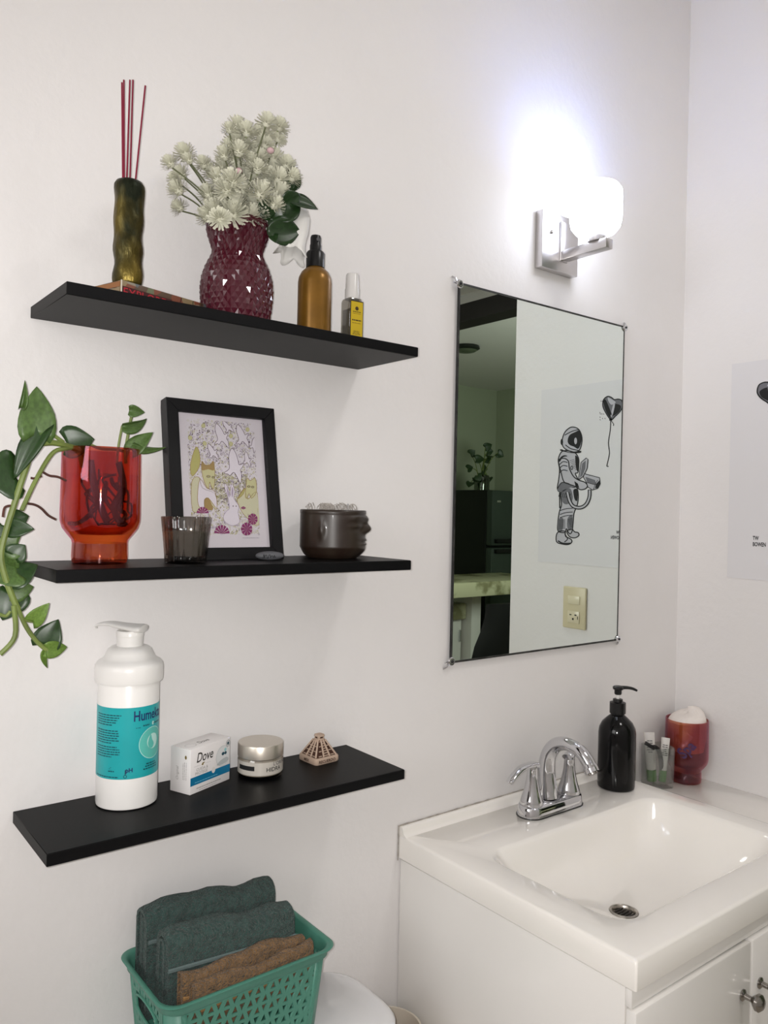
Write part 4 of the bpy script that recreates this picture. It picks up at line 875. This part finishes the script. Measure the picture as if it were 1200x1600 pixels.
fill2d(sw, circ(.074, .044, .0155, .0165, n=28), W_, 0, 0); stroke2d(sw, circ(.074, .044, .0155, .0165, n=28), .0006, W_, 1, 1, True); fill2d(sw, smooth2d([(.060, .032), (.074, .030), (.088, .034), (.084, .040), (.070, .038)], 3, True), W_, 1, 1); fill2d(sw, circ(.0745, .0475, .0035, .0028, n=10), W_, 2, 2); fill2d(sw, circ(.0805, .0475, .003, .0026, n=10), W_, 2, 2); fill2d(sw, circ(.080, .053, .003, n=8), W_, 2, 3); stroke2d(sw, circ(.0865, .0620, .0042, .0052, n=18), .0007, W_, 2, 2, True); fill2d(sw, circ(.0865, .0620, .0024, .003, n=10), W_, 2, 2); fill2d(sw, circ(.0525, .0265, .0042, .005, n=14), W_, 1, 4); 
sw.obj('picture_print', [mat('pale_swirl', 'D3D4D4', .4), mat('grey_swirl', 'AEB3B4', .4), mat('dark_drop', '14404E', .4), mat('aqua_print', '8FBFC2', .5), mat('white_seal', 'D9D4D0', .5)], do, False)
lettering('brand_name', 'Dove', .014, CHAR, do, basis((.034, .014, DH + .0002), (1, 0, 0), (0, 1, 0)), shear=.25, sx=.8)
tp = G(); stroke2d(tp, circ(.018, .018, .010, .008, n=18), .0006, lambda a, b, L: Vector((a, b, DH + .0002)), 0, 0, True); tp.obj('top_print', SILV, do, False)
sideM = lambda a, b: (-.0003, a, b)
lettering('wording', 'Original', .0075, SILV, do, basis((-.0003, .0255, .020), (0, 0, 1), (0, 1, 0)), sx=.9, shear=.2)
lines(do, SILV, lambda a, b: (-.0003, DD - b, a), [(.022, .050, .0305, .0010), (.022, .048, .0275, .0008), (.022, .050, .0345, .0008)], 9)
sd = G(); fill2d(sd, circ(.010, .058, .0022, .0032, n=10), lambda a, b, L: Vector((-.0003, a, b)), 0); sd.obj('leaf_mark', GOLD, do, False)

# ------------------------------------------------------------------ cream jar
jb = Vector((.4125, -.0560, Z3)); jd = math.atan2(CAM.y - jb.y, CAM.x - jb.x)
ja = thing('cream_jar', 'round face cream jar with champagne metal lid', 'jar', jb)
JG = thin_glass('jar_glass', 'CFCBC4', .03, .10)
G().lathe([(.033, 0), (.0370, .0015), (.0385, .005), (.0385, .030), (.0365, .0335)], 56).obj('glass_base', JG, ja)
G().lathe([(.0335, .0055), (.0372, .0065), (.0372, .0295), (.035, .032)], 56).obj('inner_pot', mat('cream_pot', 'CFC8BF', .4), ja)
G().lathe([(.0374, .0335), (.0386, .0345), (.0386, .0545), (.0376, .0562), (.0340, .0566), (.0005, .0566)], 64).obj('lid', mat('champagne_metal', (.62, .57, .50, 1), .33, .85), ja)
JR = .0387
def jl(th, h, L=1): a = jd + th; r = JR + .00012 * L; return Vector((r * math.cos(a), r * math.sin(a), h))
g = G(); NN = 40
for k in range(NN + 1):
    for h in (.0085, .0300): g.v.append(jl(R_(-80 + 170 * k / NN), h, 0))
g.f = [(2 * k, 2 * k + 2, 2 * k + 3, 2 * k + 1) for k in range(NN)]; g.mi = [0] * NN
jl_ = g.obj('label', mat('jar_label', 'C9C3BA', .3, .2), ja)
g = G()
for k in range(13): g.v += [jl(R_(-62 + 48 * k / 12), .0165), jl(R_(-62 + 48 * k / 12), .0240)]
g.f = [(2 * k, 2 * k + 2, 2 * k + 3, 2 * k + 1) for k in range(12)]; g.mi = [0] * 12; g.obj('black_bar', INK, jl_)
lettering('wording', 'HIDRA', .0098, INK, jl_, None, bend=(JR + .0002, jd + R_(15), .0145), bold=.0001); lettering('wording', "L'OREAL", .0085, INK, jl_, None, bend=(JR + .0002, jd + R_(34), .0235))

# ------------------------------------------------------------------ pyramid souvenir
py = thing('pyramid_souvenir', 'small carved stone stepped pyramid souvenir', 'figurine', (.5370, -.0490, Z3), R_(4))
STN = mat('carved_stone', 'B39C8A', .75, bump=.4, bscale=120); DST = mat('carved_recess', '3C2216', .85, bump=.4, bscale=100)
H_ = .027
def sqr(w, z, r): return rrect(-w, w, -w, w, r, z, 4)
ps = G().rings([sqr(H_ * .96, 0, .006), sqr(H_, .002, .006), sqr(H_, .0095, .006), sqr(H_ * .95, .0115, .005)], True, True).obj('plinth', STN, py)
G().rings([sqr(.0225, .0112, .002), sqr(.0075, .0375, .002)], True, True).obj('core', DST, py)
for q in range(4):
    Mq = Matrix.Rotation(R_(90 * q), 4, 'Z')
    for s_ in (-.30, .30, -.94, .94):
        p0 = Vector((s_ * .0225, -.0232, .0118)); p1 = Vector((s_ * .0075, -.0082, .0378))
        if abs(s_) > .5 and s_ < 0: continue
        G().tube([Mq @ p0, Mq @ p1], .0017, 6).obj('stair_balustrade', STN, py)
    for k in range(7):
        t = (k + .5) / 7; y = -.0225 + .015 * t - .0006; z = .0118 + .0256 * t; wd_ = .30 * (.0225 - .015 * t) * .85
        st = G().box(-wd_, wd_, y - .0009, y + .001, z - .0006, z + .0008); st.xf(Mq).obj('step', STN, py, False)
        if k % 2 == 0:
            for s_ in (-1, 1):
                wc = s_ * .62 * (.0225 - .015 * t); st = G().box(wc - .0035 * (1 - .6 * t), wc + .0035 * (1 - .6 * t), y - .0005, y + .001, z - .0007, z + .0007); st.xf(Mq).obj('terrace_relief', STN, py, False)
G().rings([sqr(.0075, .0375, .002), sqr(.0072, .0400, .002), sqr(.0066, .0402, .002), sqr(.0066, .0432, .002), sqr(.0076, .0435, .002), sqr(.0072, .0470, .003)], True, True).obj('temple', STN, py)
for q in range(4): G().box(-.003, .003, -.0068, -.0065, .0405, .043).xf(Matrix.Rotation(R_(90 * q), 4, 'Z')).obj('doorway', DST, py, False)
lettering('wording', 'RECUERDO', .0072, DST, py, basis((-.0205, -H_ - .0003, .0030), (1, 0, 0), (0, 0, 1)), sx=1.0, bold=.0002)
lettering('wording', 'MEX', .0072, DST, py, basis((-H_ - .0003, .008, .0030), (0, -1, 0), (0, 0, 1)), bold=.0002)

# ================================================================== BASKET, TOWELS, TOILET TANK
TK = .4255
tk = thing('toilet_tank', 'white ceramic toilet tank with rounded lid below basket', 'toilet tank', (.36, 0, -.02))
POR = mat('porcelain', 'DAD9DA', .12, coat=.5)
def tr(i, z, r=.075): return rrect(-.262 + i, .262 - i, -.225 + i, -.006, r, z, 8)
G().rings([tr(.012, .0), tr(.004, .05), tr(.006, .405)], True, True).obj('tank', POR, tk)
G().rings([tr(.002, .406), tr(-.002, .412), tr(-.002, .436), tr(.004, .4435), tr(.012, .4455)], True, True).obj('lid', POR, tk, angle=60)
G().tube([(-.2, -.222, .36), (-.2, -.245, .36), (-.14, -.247, .355)], .006, 10).obj('flush_lever', CHROME, tk)
tb = thing('toilet_bowl', 'white ceramic toilet bowl in front of the tank', 'toilet', (.36, -.475, FZ))
G().rings([[Vector((sx * math.cos(a), y0 + sy * math.sin(a), z)) for a in [2 * math.pi * k / 32 for k in range(32)]] for sx, sy, y0, z in ((.11, .20, .06, 0), (.11, .20, .06, .08), (.13, .2, .02, .2), (.175, .22, 0, .33), (.185, .225, 0, .36))], True, True).obj('bowl', POR, tb)
G().box(-.12, .12, .1, .40, .0, .175).obj('pedestal_rear', POR, tb, bevel=.02)
G().rings([[Vector((sx * math.cos(a), sx * 1.2 * math.sin(a), z)) for a in [2 * math.pi * k / 32 for k in range(32)]] for sx, z in ((.185, .361), (.19, .37), (.188, .382), (.178, .386))], True, True).obj('seat_lid', POR, tb)

BZ = TK + .0005; RIM = .587
BX0, BX1, BY0, BY1 = .187, .484, -.201, -.012
bc = Vector(((BX0 + BX1) / 2, (BY0 + BY1) / 2, BZ)); bk_ = thing('plastic_basket', 'sea-green woven-look plastic basket holding towels', 'basket', bc)
BG = mat('sea_green_plastic', '4C8473', .42, var=.06, vscale=10)
hx, hy, bh_ = (BX1 - BX0) / 2, (BY1 - BY0) / 2, RIM - BZ
RB = lambda i, z, r=.028: rrect(-hx + i, hx - i, -hy + i, hy - i, r, z, 8)
G().rings([RB(.010, bh_ - .020), RB(.006, bh_ - .016), RB(.005, bh_ - .004), RB(0, bh_ - .003), RB(-.001, bh_ - .001), RB(.001, bh_), RB(.006, bh_ - .0005), RB(.0085, bh_ - .004), RB(.0125, bh_ - .020), RB(.010, bh_ - .020)]).obj('rim', BG, bk_, angle=50)
tp_ = lambda z: .010 + .012 * (1 - z / (bh_ - .018))        # taper inwards towards the base
G().rings([RB(tp_(0) + .001, 0), RB(tp_(0), .004), RB(tp_(.014), .014), RB(tp_(.014) + .003, .014), RB(tp_(0) + .004, .004)], True, True).obj('base', BG, bk_, angle=50)
def panel(side):
    g = G(); long_ = side in (0, 2); half = (hx if long_ else hy)
    zs = [.014 + (bh_ - .034) * k / 8 for k in range(9)]; nc = 18 if long_ else 11
    def P(s_, z, dd=0):
        i = tp_(z) + dd; e = half - i - .020
        t = s_ * e; o = (hy if long_ else hx) - i
        return {0: Vector((t, -o, z)), 2: Vector((-t, o, z)), 1: Vector((o, t, z)), 3: Vector((-o, -t, z))}[side]
    for r_ in range(8):
        for c in range(nc):
            s0, s1 = -1 + 2 * c / nc, -1 + 2 * (c + 1) / nc; z0, z1 = zs[r_], zs[r_ + 1]; ds = s1 - s0; dz = z1 - z0; sc_, zc = (s0 + s1) / 2, (z0 + z1) / 2
            if not long_ and r_ in (5, 6) and abs(sc_) < .55: continue
            up_ = (c + r_) % 2 == 0
            tri = [(s0 + ds * .12, z0 + dz * .16), (s1 - ds * .12, z0 + dz * .16), (sc_ + ds * .08, z1 - dz * .14)] if up_ else [(s0 + ds * .12, z1 - dz * .16), (sc_ - ds * .08, z0 + dz * .14), (s1 - ds * .12, z1 - dz * .16)]
            for dd in (0, .0022):
                o = len(g.v)
                if up_:
                    g.add([P(s0, z0, dd), P(s1, z0, dd), P(s1, z1, dd), P(s0, z1, dd)] + [P(a, b, dd) for a, b in tri], [(0, 1, 5, 4), (1, 2, 6, 5), (2, 3, 6), (3, 0, 4, 6)])
                else:
                    g.add([P(s0, z0, dd), P(s1, z0, dd), P(s1, z1, dd), P(s0, z1, dd)] + [P(a, b, dd) for a, b in tri], [(0, 1, 5), (1, 2, 6, 5), (2, 3, 4, 6), (3, 0, 5, 4)])
            for k in range(3):
                a, b = tri[k], tri[(k + 1) % 3]; g.add([P(*a), P(*b), P(*b, .0022), P(*a, .0022)], [(0, 1, 2, 3)])
            # raised weave strand across each cell
            a, b = ((s0, z0), (s1, z1)) if up_ else ((s0, z1), (s1, z0))
    o = g.obj('lattice_panel', BG, bk_, smooth=False)
    if not long_:
        e = half; zc = (zs[5] + zs[7]) / 2; pts = []
        for k in range(25):
            a = 2 * math.pi * k / 24; pts.append(P(.6 * max(-1, min(1, 1.25 * math.cos(a))), zc + (zs[7] - zs[5]) * .52 * math.sin(a), -.0005))
        G().tube(pts, .0022, 6, caps=False).obj('handle_edge', BG, o)
    return o
for s_ in range(4): panel(s_)
for qx, qy in ((1, 1), (-1, 1), (-1, -1), (1, -1)):          # rounded corner posts
    g = G(); cols = []
    for z in (.012, bh_ - .018):
        i = tp_(z); r = .028; cx, cy = qx * (hx - i - r), qy * (hy - i - r); a0 = math.atan2(qy, qx)
        cols.append([Vector((cx + (r + .0003) * math.cos(a0 + R_(-47 + 94 * k / 8)), cy + (r + .0003) * math.sin(a0 + R_(-47 + 94 * k / 8)), z)) for k in range(9)])
    g.add(cols[0] + cols[1], [(k, k + 1, k + 10, k + 9) for k in range(8)]); o = g.obj('corner_post', BG, bk_, angle=60); md = o.modifiers.new('t', 'SOLIDIFY'); md.thickness = .002

def terry(name, col, dk): 
    M = mat(name, col, .95, bump=1.0, bscale=260, sheen=.2, col2=dk, vscale=110, detail=3, dist=.012); return M
TT = terry('teal_terry', '35534D', '293F3A'); TB = terry('brown_terry', '876641', '6E5231'); TG = mat('teal_hem', '5C6A69', .85, bump=.5, bscale=200); TH = mat('brown_hem', 'A0794C', .8, bump=.5, bscale=200)
def towel(label, M, HM, x0, x1, yc, ztop, thick, depth, nl, seed, dz=0, lean=0, grp=None):
    """folded towel standing on edge: nested folds seen as rounded ridges, layers showing at the ends"""
    random.seed(seed); t = thing('folded_towel', label, 'towel', ((x0 + x1) / 2, yc, ztop - depth), group=grp); L = x1 - x0; nx = 26
    for k in range(nl):
        ro = thick * (1 - k / nl); ri = thick * (1 - (k + .82) / nl); g = G(); rings_ = []
        inset = .002 + .004 * random.random()
        ph_ = [random.uniform(0, 6.28) for _ in range(5)]
        for i in range(nx + 1):
            s_ = i / nx; x = -L / 2 + inset + (L - 2 * inset) * s_; zz = dz * (s_ - .5) + .0035 * math.sin(s_ * 7 + ph_[0]) + .002 * math.sin(s_ * 17 + ph_[1]); yy = lean * (s_ - .5) + .003 * math.sin(s_ * 5 + ph_[2])
            ed = 1 - .10 * (abs(2 * s_ - 1) ** 10); sec = []
            top = depth - thick
            for a in range(13): an = math.pi * a / 12; sec.append(Vector((x, yy + ro * math.cos(an) * ed, zz + top + ro * math.sin(an) * ed * .95)))
            sec.append(Vector((x, yy - ro, 0))); sec.append(Vector((x, yy - ri, 0)))
            for a in range(13): an = math.pi * (12 - a) / 12; sec.append(Vector((x, yy + ri * math.cos(an) * ed, zz + top + ri * math.sin(an) * ed * .95)))
            sec.append(Vector((x, yy + ri, 0))); sec.append(Vector((x, yy + ro, 0)))
            for v in sec: v += Vector((0, random.uniform(-.0007, .0007), random.uniform(-.0007, .0007)))
            rings_.append(sec)
        g.rings(rings_, True, True).obj('fold', M, t, angle=70)
    g = G(); pts = [Vector((-L / 2 + .004 + (L - .008) * i / 24, -thick - .0008, depth - thick - .026 + dz * (i / 24 - .5))) for i in range(25)]
    g.tube(pts, .0022, 6, flat=1.6, up=(0, 0, 1)); g.obj('hem_band', HM, t)
    return t
tw = [('dark teal folded towel at the back of the basket', TT, TG, .207, .438, -.057, .668, .0235, .165, 3, 1, -.013),
      ('dark teal folded towel just before the rearmost towel', TT, TG, .217, .447, -.1075, .646, .0255, .145, 4, 2, -.015),
      ('brown folded towel directly before the teal towels', TB, TH, .230, .452, -.1465, .601, .0110, .090, 2, 3, -.010),
      ('brown folded towel nearest the basket front', TB, TH, .240, .452, -.1690, .592, .0092, .075, 2, 4, .002)]
for a in tw: towel(*a, grp='towels in the basket')
# ------------------------------------------------------------------ waste bin between tank and vanity
wb = thing('waste_bin', 'cream waste bin squeezed between toilet tank and vanity', 'bin', (.6905, -.075, FZ))
CRM = mat('cream_plastic', 'D6CDBE', .4)
G().lathe([(.048, 0), (.053, .005), (.064, .500), (.067, .502), (.067, .508), (.063, .508), (.051, .01), (.001, .009)], 36).obj('bucket', CRM, wb)
g = G().sphere((0, 0, .46), 1, 20, 12, (.05, .05, .045)); random.seed(3)
for v in g.v: v += Vector((random.uniform(-.006, .006), random.uniform(-.006, .006), random.uniform(-.006, .006)))
tag(g.obj('crumpled_paper', mat('brown_paper', '8A6A58', .8), None, loc=(.6905, -.075, FZ)), 'crumpled brown paper filling the cream bin', 'paper')

# ================================================================== THINGS BY THE SINK
bb = thing('soap_dispenser', 'glossy black pump soap dispenser beside the faucet', 'dispenser', (1.3845, -.0830, SZ + .0003))
G().lathe([(.040, 0), (.0435, .002), (.0445, .008), (.0445, .132), (.0425, .145), (.036, .158), (.025, .169), (.0165, .176), (.0155, .188)], 48).obj('body', BLACKG, bb)
G().lathe([(.0190, .180), (.0190, .206), (.012, .208), (.0115, .214), (.0085, .215)], 32, fr=lambda a, h: 1 + (.012 * math.cos(20 * a) if h < .207 else 0)).obj('collar', BLACKP, bb)
pp = G().lathe([(.0042, .214), (.0042, .226)], 16).obj('pump_stem', WHITEP, bb)
hd = G().lathe([(.0075, .225), (.0088, .228), (.0088, .236), (.0125, .238), (.0130, .243), (.010, .2455)], 24).obj('pump_head', BLACKP, bb)
nd = Vector((CR.x, CR.y, 0)).normalized(); c0 = Vector((0, 0, .2412))
G().tube(catmull([c0, c0 + nd * .018 + Vector((0, 0, .001)), c0 + nd * .034 + Vector((0, 0, -.001)), c0 + nd * .046 + Vector((0, 0, -.006))], 4), [.0062, .006, .006, .0058, .0055, .0053, .005, .005, .0048, .0045, .0043, .004, .0036], 12, flat=.75).obj('nozzle', BLACKP, hd)

LZ = .5824
gb = thing('square_glass', 'clear square glass holding cream tubes and a razor', 'glass', (1.6150, -.0480, LZ), R_(-24))
CL2 = thin_glass('clear_glass', 'EFF1F0', .02, .10)
def gq(w, z, r=.006): return rrect(-w, w, -w, w, r, z, 5)
G().rings([gq(.0295, 0), gq(.0310, .002), gq(.0325, .104), gq(.0320, .106), gq(.0302, .106), gq(.0285, .012), gq(.0, .010, 0)], True, False).obj('vessel', CL2, gb)
gp = Vector((1.6150, -.0480, LZ + .0125))
TUB = mat('tube_white', 'D5D0CB', .4); GRN = mat('tube_green', '3C7A1E', .4)
def tube_thing(label, base, top, w, seed):
    base, top = gp + Vector(base), gp + Vector(top); ax = (top - base).normalized(); L = (top - base).length
    t = thing('cream_tube', label, 'tube', base, group='tubes in the square glass')
    fv = (CAM - base); fv = (fv - ax * fv.dot(ax)).normalized(); sv = ax.cross(fv)
    Mx = Matrix((-sv, ax, fv)).transposed().to_4x4()
    def el(z, a, b): return [Vector((a * math.cos(k * math.pi / 10), z, b * math.sin(k * math.pi / 10))) for k in range(20)]
    G().rings([el(.0285, w * .72, w * .70), el(.031, w * .95, w * .85), el(.05, w, w * .8), el(L * .75, w * 1.05, w * .4), el(L - .008, w * 1.1, .0022), el(L, w * 1.1, .0016)], True, True).xf(Mx).obj('body', TUB, t)
    G().rings([el(0, w * .9, w * .85), el(.003, w, w * .92), el(.028, w, w * .92), el(.0288, w * .9, w * .85)], True, True).xf(Mx).obj('cap', GRN, t)
    g = G(); random.seed(seed)
    for r_ in range(6):
        y = L * (.60 + .045 * r_); ww = w * random.uniform(.4, .8); dp = w * .8 * (1 - (y - .05) / (L - .05)) + .0028
        for x in (-ww, 0): g.add([(x, y, dp), (x + ww * .85, y, dp), (x + ww * .85, y + .0018, dp), (x, y + .0018, dp)], [(0, 1, 2, 3)])
    g.xf(Mx).obj('fine_print', INK, t, False)
    return t
tube_thing('white cream tube with green cap, standing upright in glass', (-.015, .006, 0), (-.012, .020, .125), .0125, 1)
tube_thing('slim white tube with green cap, leaning right in glass', (.004, -.012, 0), (.023, -.008, .112), .0098, 2)
rz = thing('razor', 'black curved-handle razor leaning in the square glass', 'razor', gp)
G().tube(catmull([(.012, -.008, .002), (.006, -.008, .030), (-.006, -.012, .065), (-.020, -.012, .090), (-.034, -.008, .098)], 6), [.0045 + .002 * math.sin(i / 24 * 3.1) for i in range(25)], 10).obj('handle', BLACKP, rz)
G().box(-.020, .020, -.006, .006, -.004, .006).xf(Matrix.Translation((-.044, -.004, .100)) @ Matrix.Rotation(R_(60), 4, 'Z') @ Matrix.Rotation(R_(25), 4, 'X')).obj('blade_head', BLACKP, rz, bevel=.002)
IR2 = thin_glass('iridescent_rose', 'ECCDB6', .03, .08, (1, .6, .75, 1), 'DDB0B0', 10)
IF2 = thin_glass('iridescent_rose_foot', 'DC9A70', .03, .10, (1, .6, .7, 1), 'A8586A', 20)
C2 = Vector((1.7125, -.0720, LZ))
t2 = tumbler('rose_tumbler', 'iridescent rose-orange tumbler with purple lettering in the corner', C2, IR2, IF2)
cd_ = math.atan2(CAM.y - C2.y, CAM.x - C2.x); PUR = mat('purple_lettering', '43264F', .5)
me = text_mesh('Spa', .040, bold=.0012, sx=.85); me.materials.clear(); me.materials.append(PUR)
for v in me.vertices:
    q = Matrix.Rotation(R_(48), 2) @ Vector((v.co.x, v.co.y)); a = cd_ + (q.x - .006) / .0562; v.co = (.0565 * math.cos(a), .0565 * math.sin(a), .073 + q.y)
link('lettering', me, t2)
wad = G(); n_ = 26
for k, (r, h) in enumerate(((.044, .085), (.050, .12), (.0505, .160), (.0505, .1685), (.046, .178), (.034, .186), (.018, .190), (.002, .191))):
    for i in range(n_):
        a = 2 * math.pi * i / n_; d = math.cos(a - math.atan2(CR.y + .2, CR.x)); lift = (.014 * max(0, d) ** 2 - .012 * max(0, -d)) if h > .165 else 0
        rr_ = r * (1 - (.25 * max(0, d - .55) if h > .165 else 0)); wad.v.append(Vector((rr_ * math.cos(a), rr_ * math.sin(a), h + lift * (1 - .2 * (k > 5)) + random.uniform(-.0012, .0012))))
wad.f = [(k * n_ + i, k * n_ + (i + 1) % n_, (k + 1) * n_ + (i + 1) % n_, (k + 1) * n_ + i) for k in range(7) for i in range(n_)] + [tuple(range(n_))[::-1], tuple(7 * n_ + i for i in range(n_))]; wad.mi = [0] * len(wad.f)
tag(wad.obj('cotton_wad', mat('cotton', 'E4DCD6', .9, bump=.5, bscale=150), None, angle=80, loc=C2), 'soft white cotton wad stuffed in the rose tumbler', 'cotton')

# ------------------------------------------------------------------ plant on the refrigerator (seen in the mirror)
kp = thing('potted_plant', 'leafy plant in a clear jar on the refrigerator, in the mirror', 'plant', (4.18, -3.22, FZ + 1.668))
G().lathe([(.05, 0), (.06, .005), (.062, .10), (.055, .12), (.052, .12), (.058, .10), (.055, .01)], 28).obj('jar', thin_glass('plant_jar', 'A9B5A2', .03, .1), kp)
random.seed(31)
for k in range(16):
    a = random.uniform(0, 6.28); p = Vector((.02 * math.cos(a), .02 * math.sin(a), .06)); e = Vector((random.uniform(-.14, .10), random.uniform(-.08, .08), random.uniform(.10, .30)))
    if k < 4: e = Vector((-.12 + .06 * k, .0, .06 + .02 * k))
    if k in (4, 5, 6): e = Vector((.03 + .02 * (k - 4), 0, .34 - .03 * (k - 4)))
    G().tube(catmull([p, p.lerp(e, .5) + Vector((0, 0, .05)), e], 4), .003, 6).obj('stem', VST, kp)
    put_leaf('leaf', hm[1], kp, Vector((4.18, -3.22, FZ + 1.668)), Vector((4.18, -3.22, FZ + 1.668)) + e, Vector((4.18, -3.22, FZ + 1.668)) + e + Vector((random.uniform(-.07, .07), .03, random.uniform(max(-.05, .02 - e.z), .03))), .075, random.uniform(-.5, .5), face=(-.5, .8, .5))
bpy.context.view_layer.update()
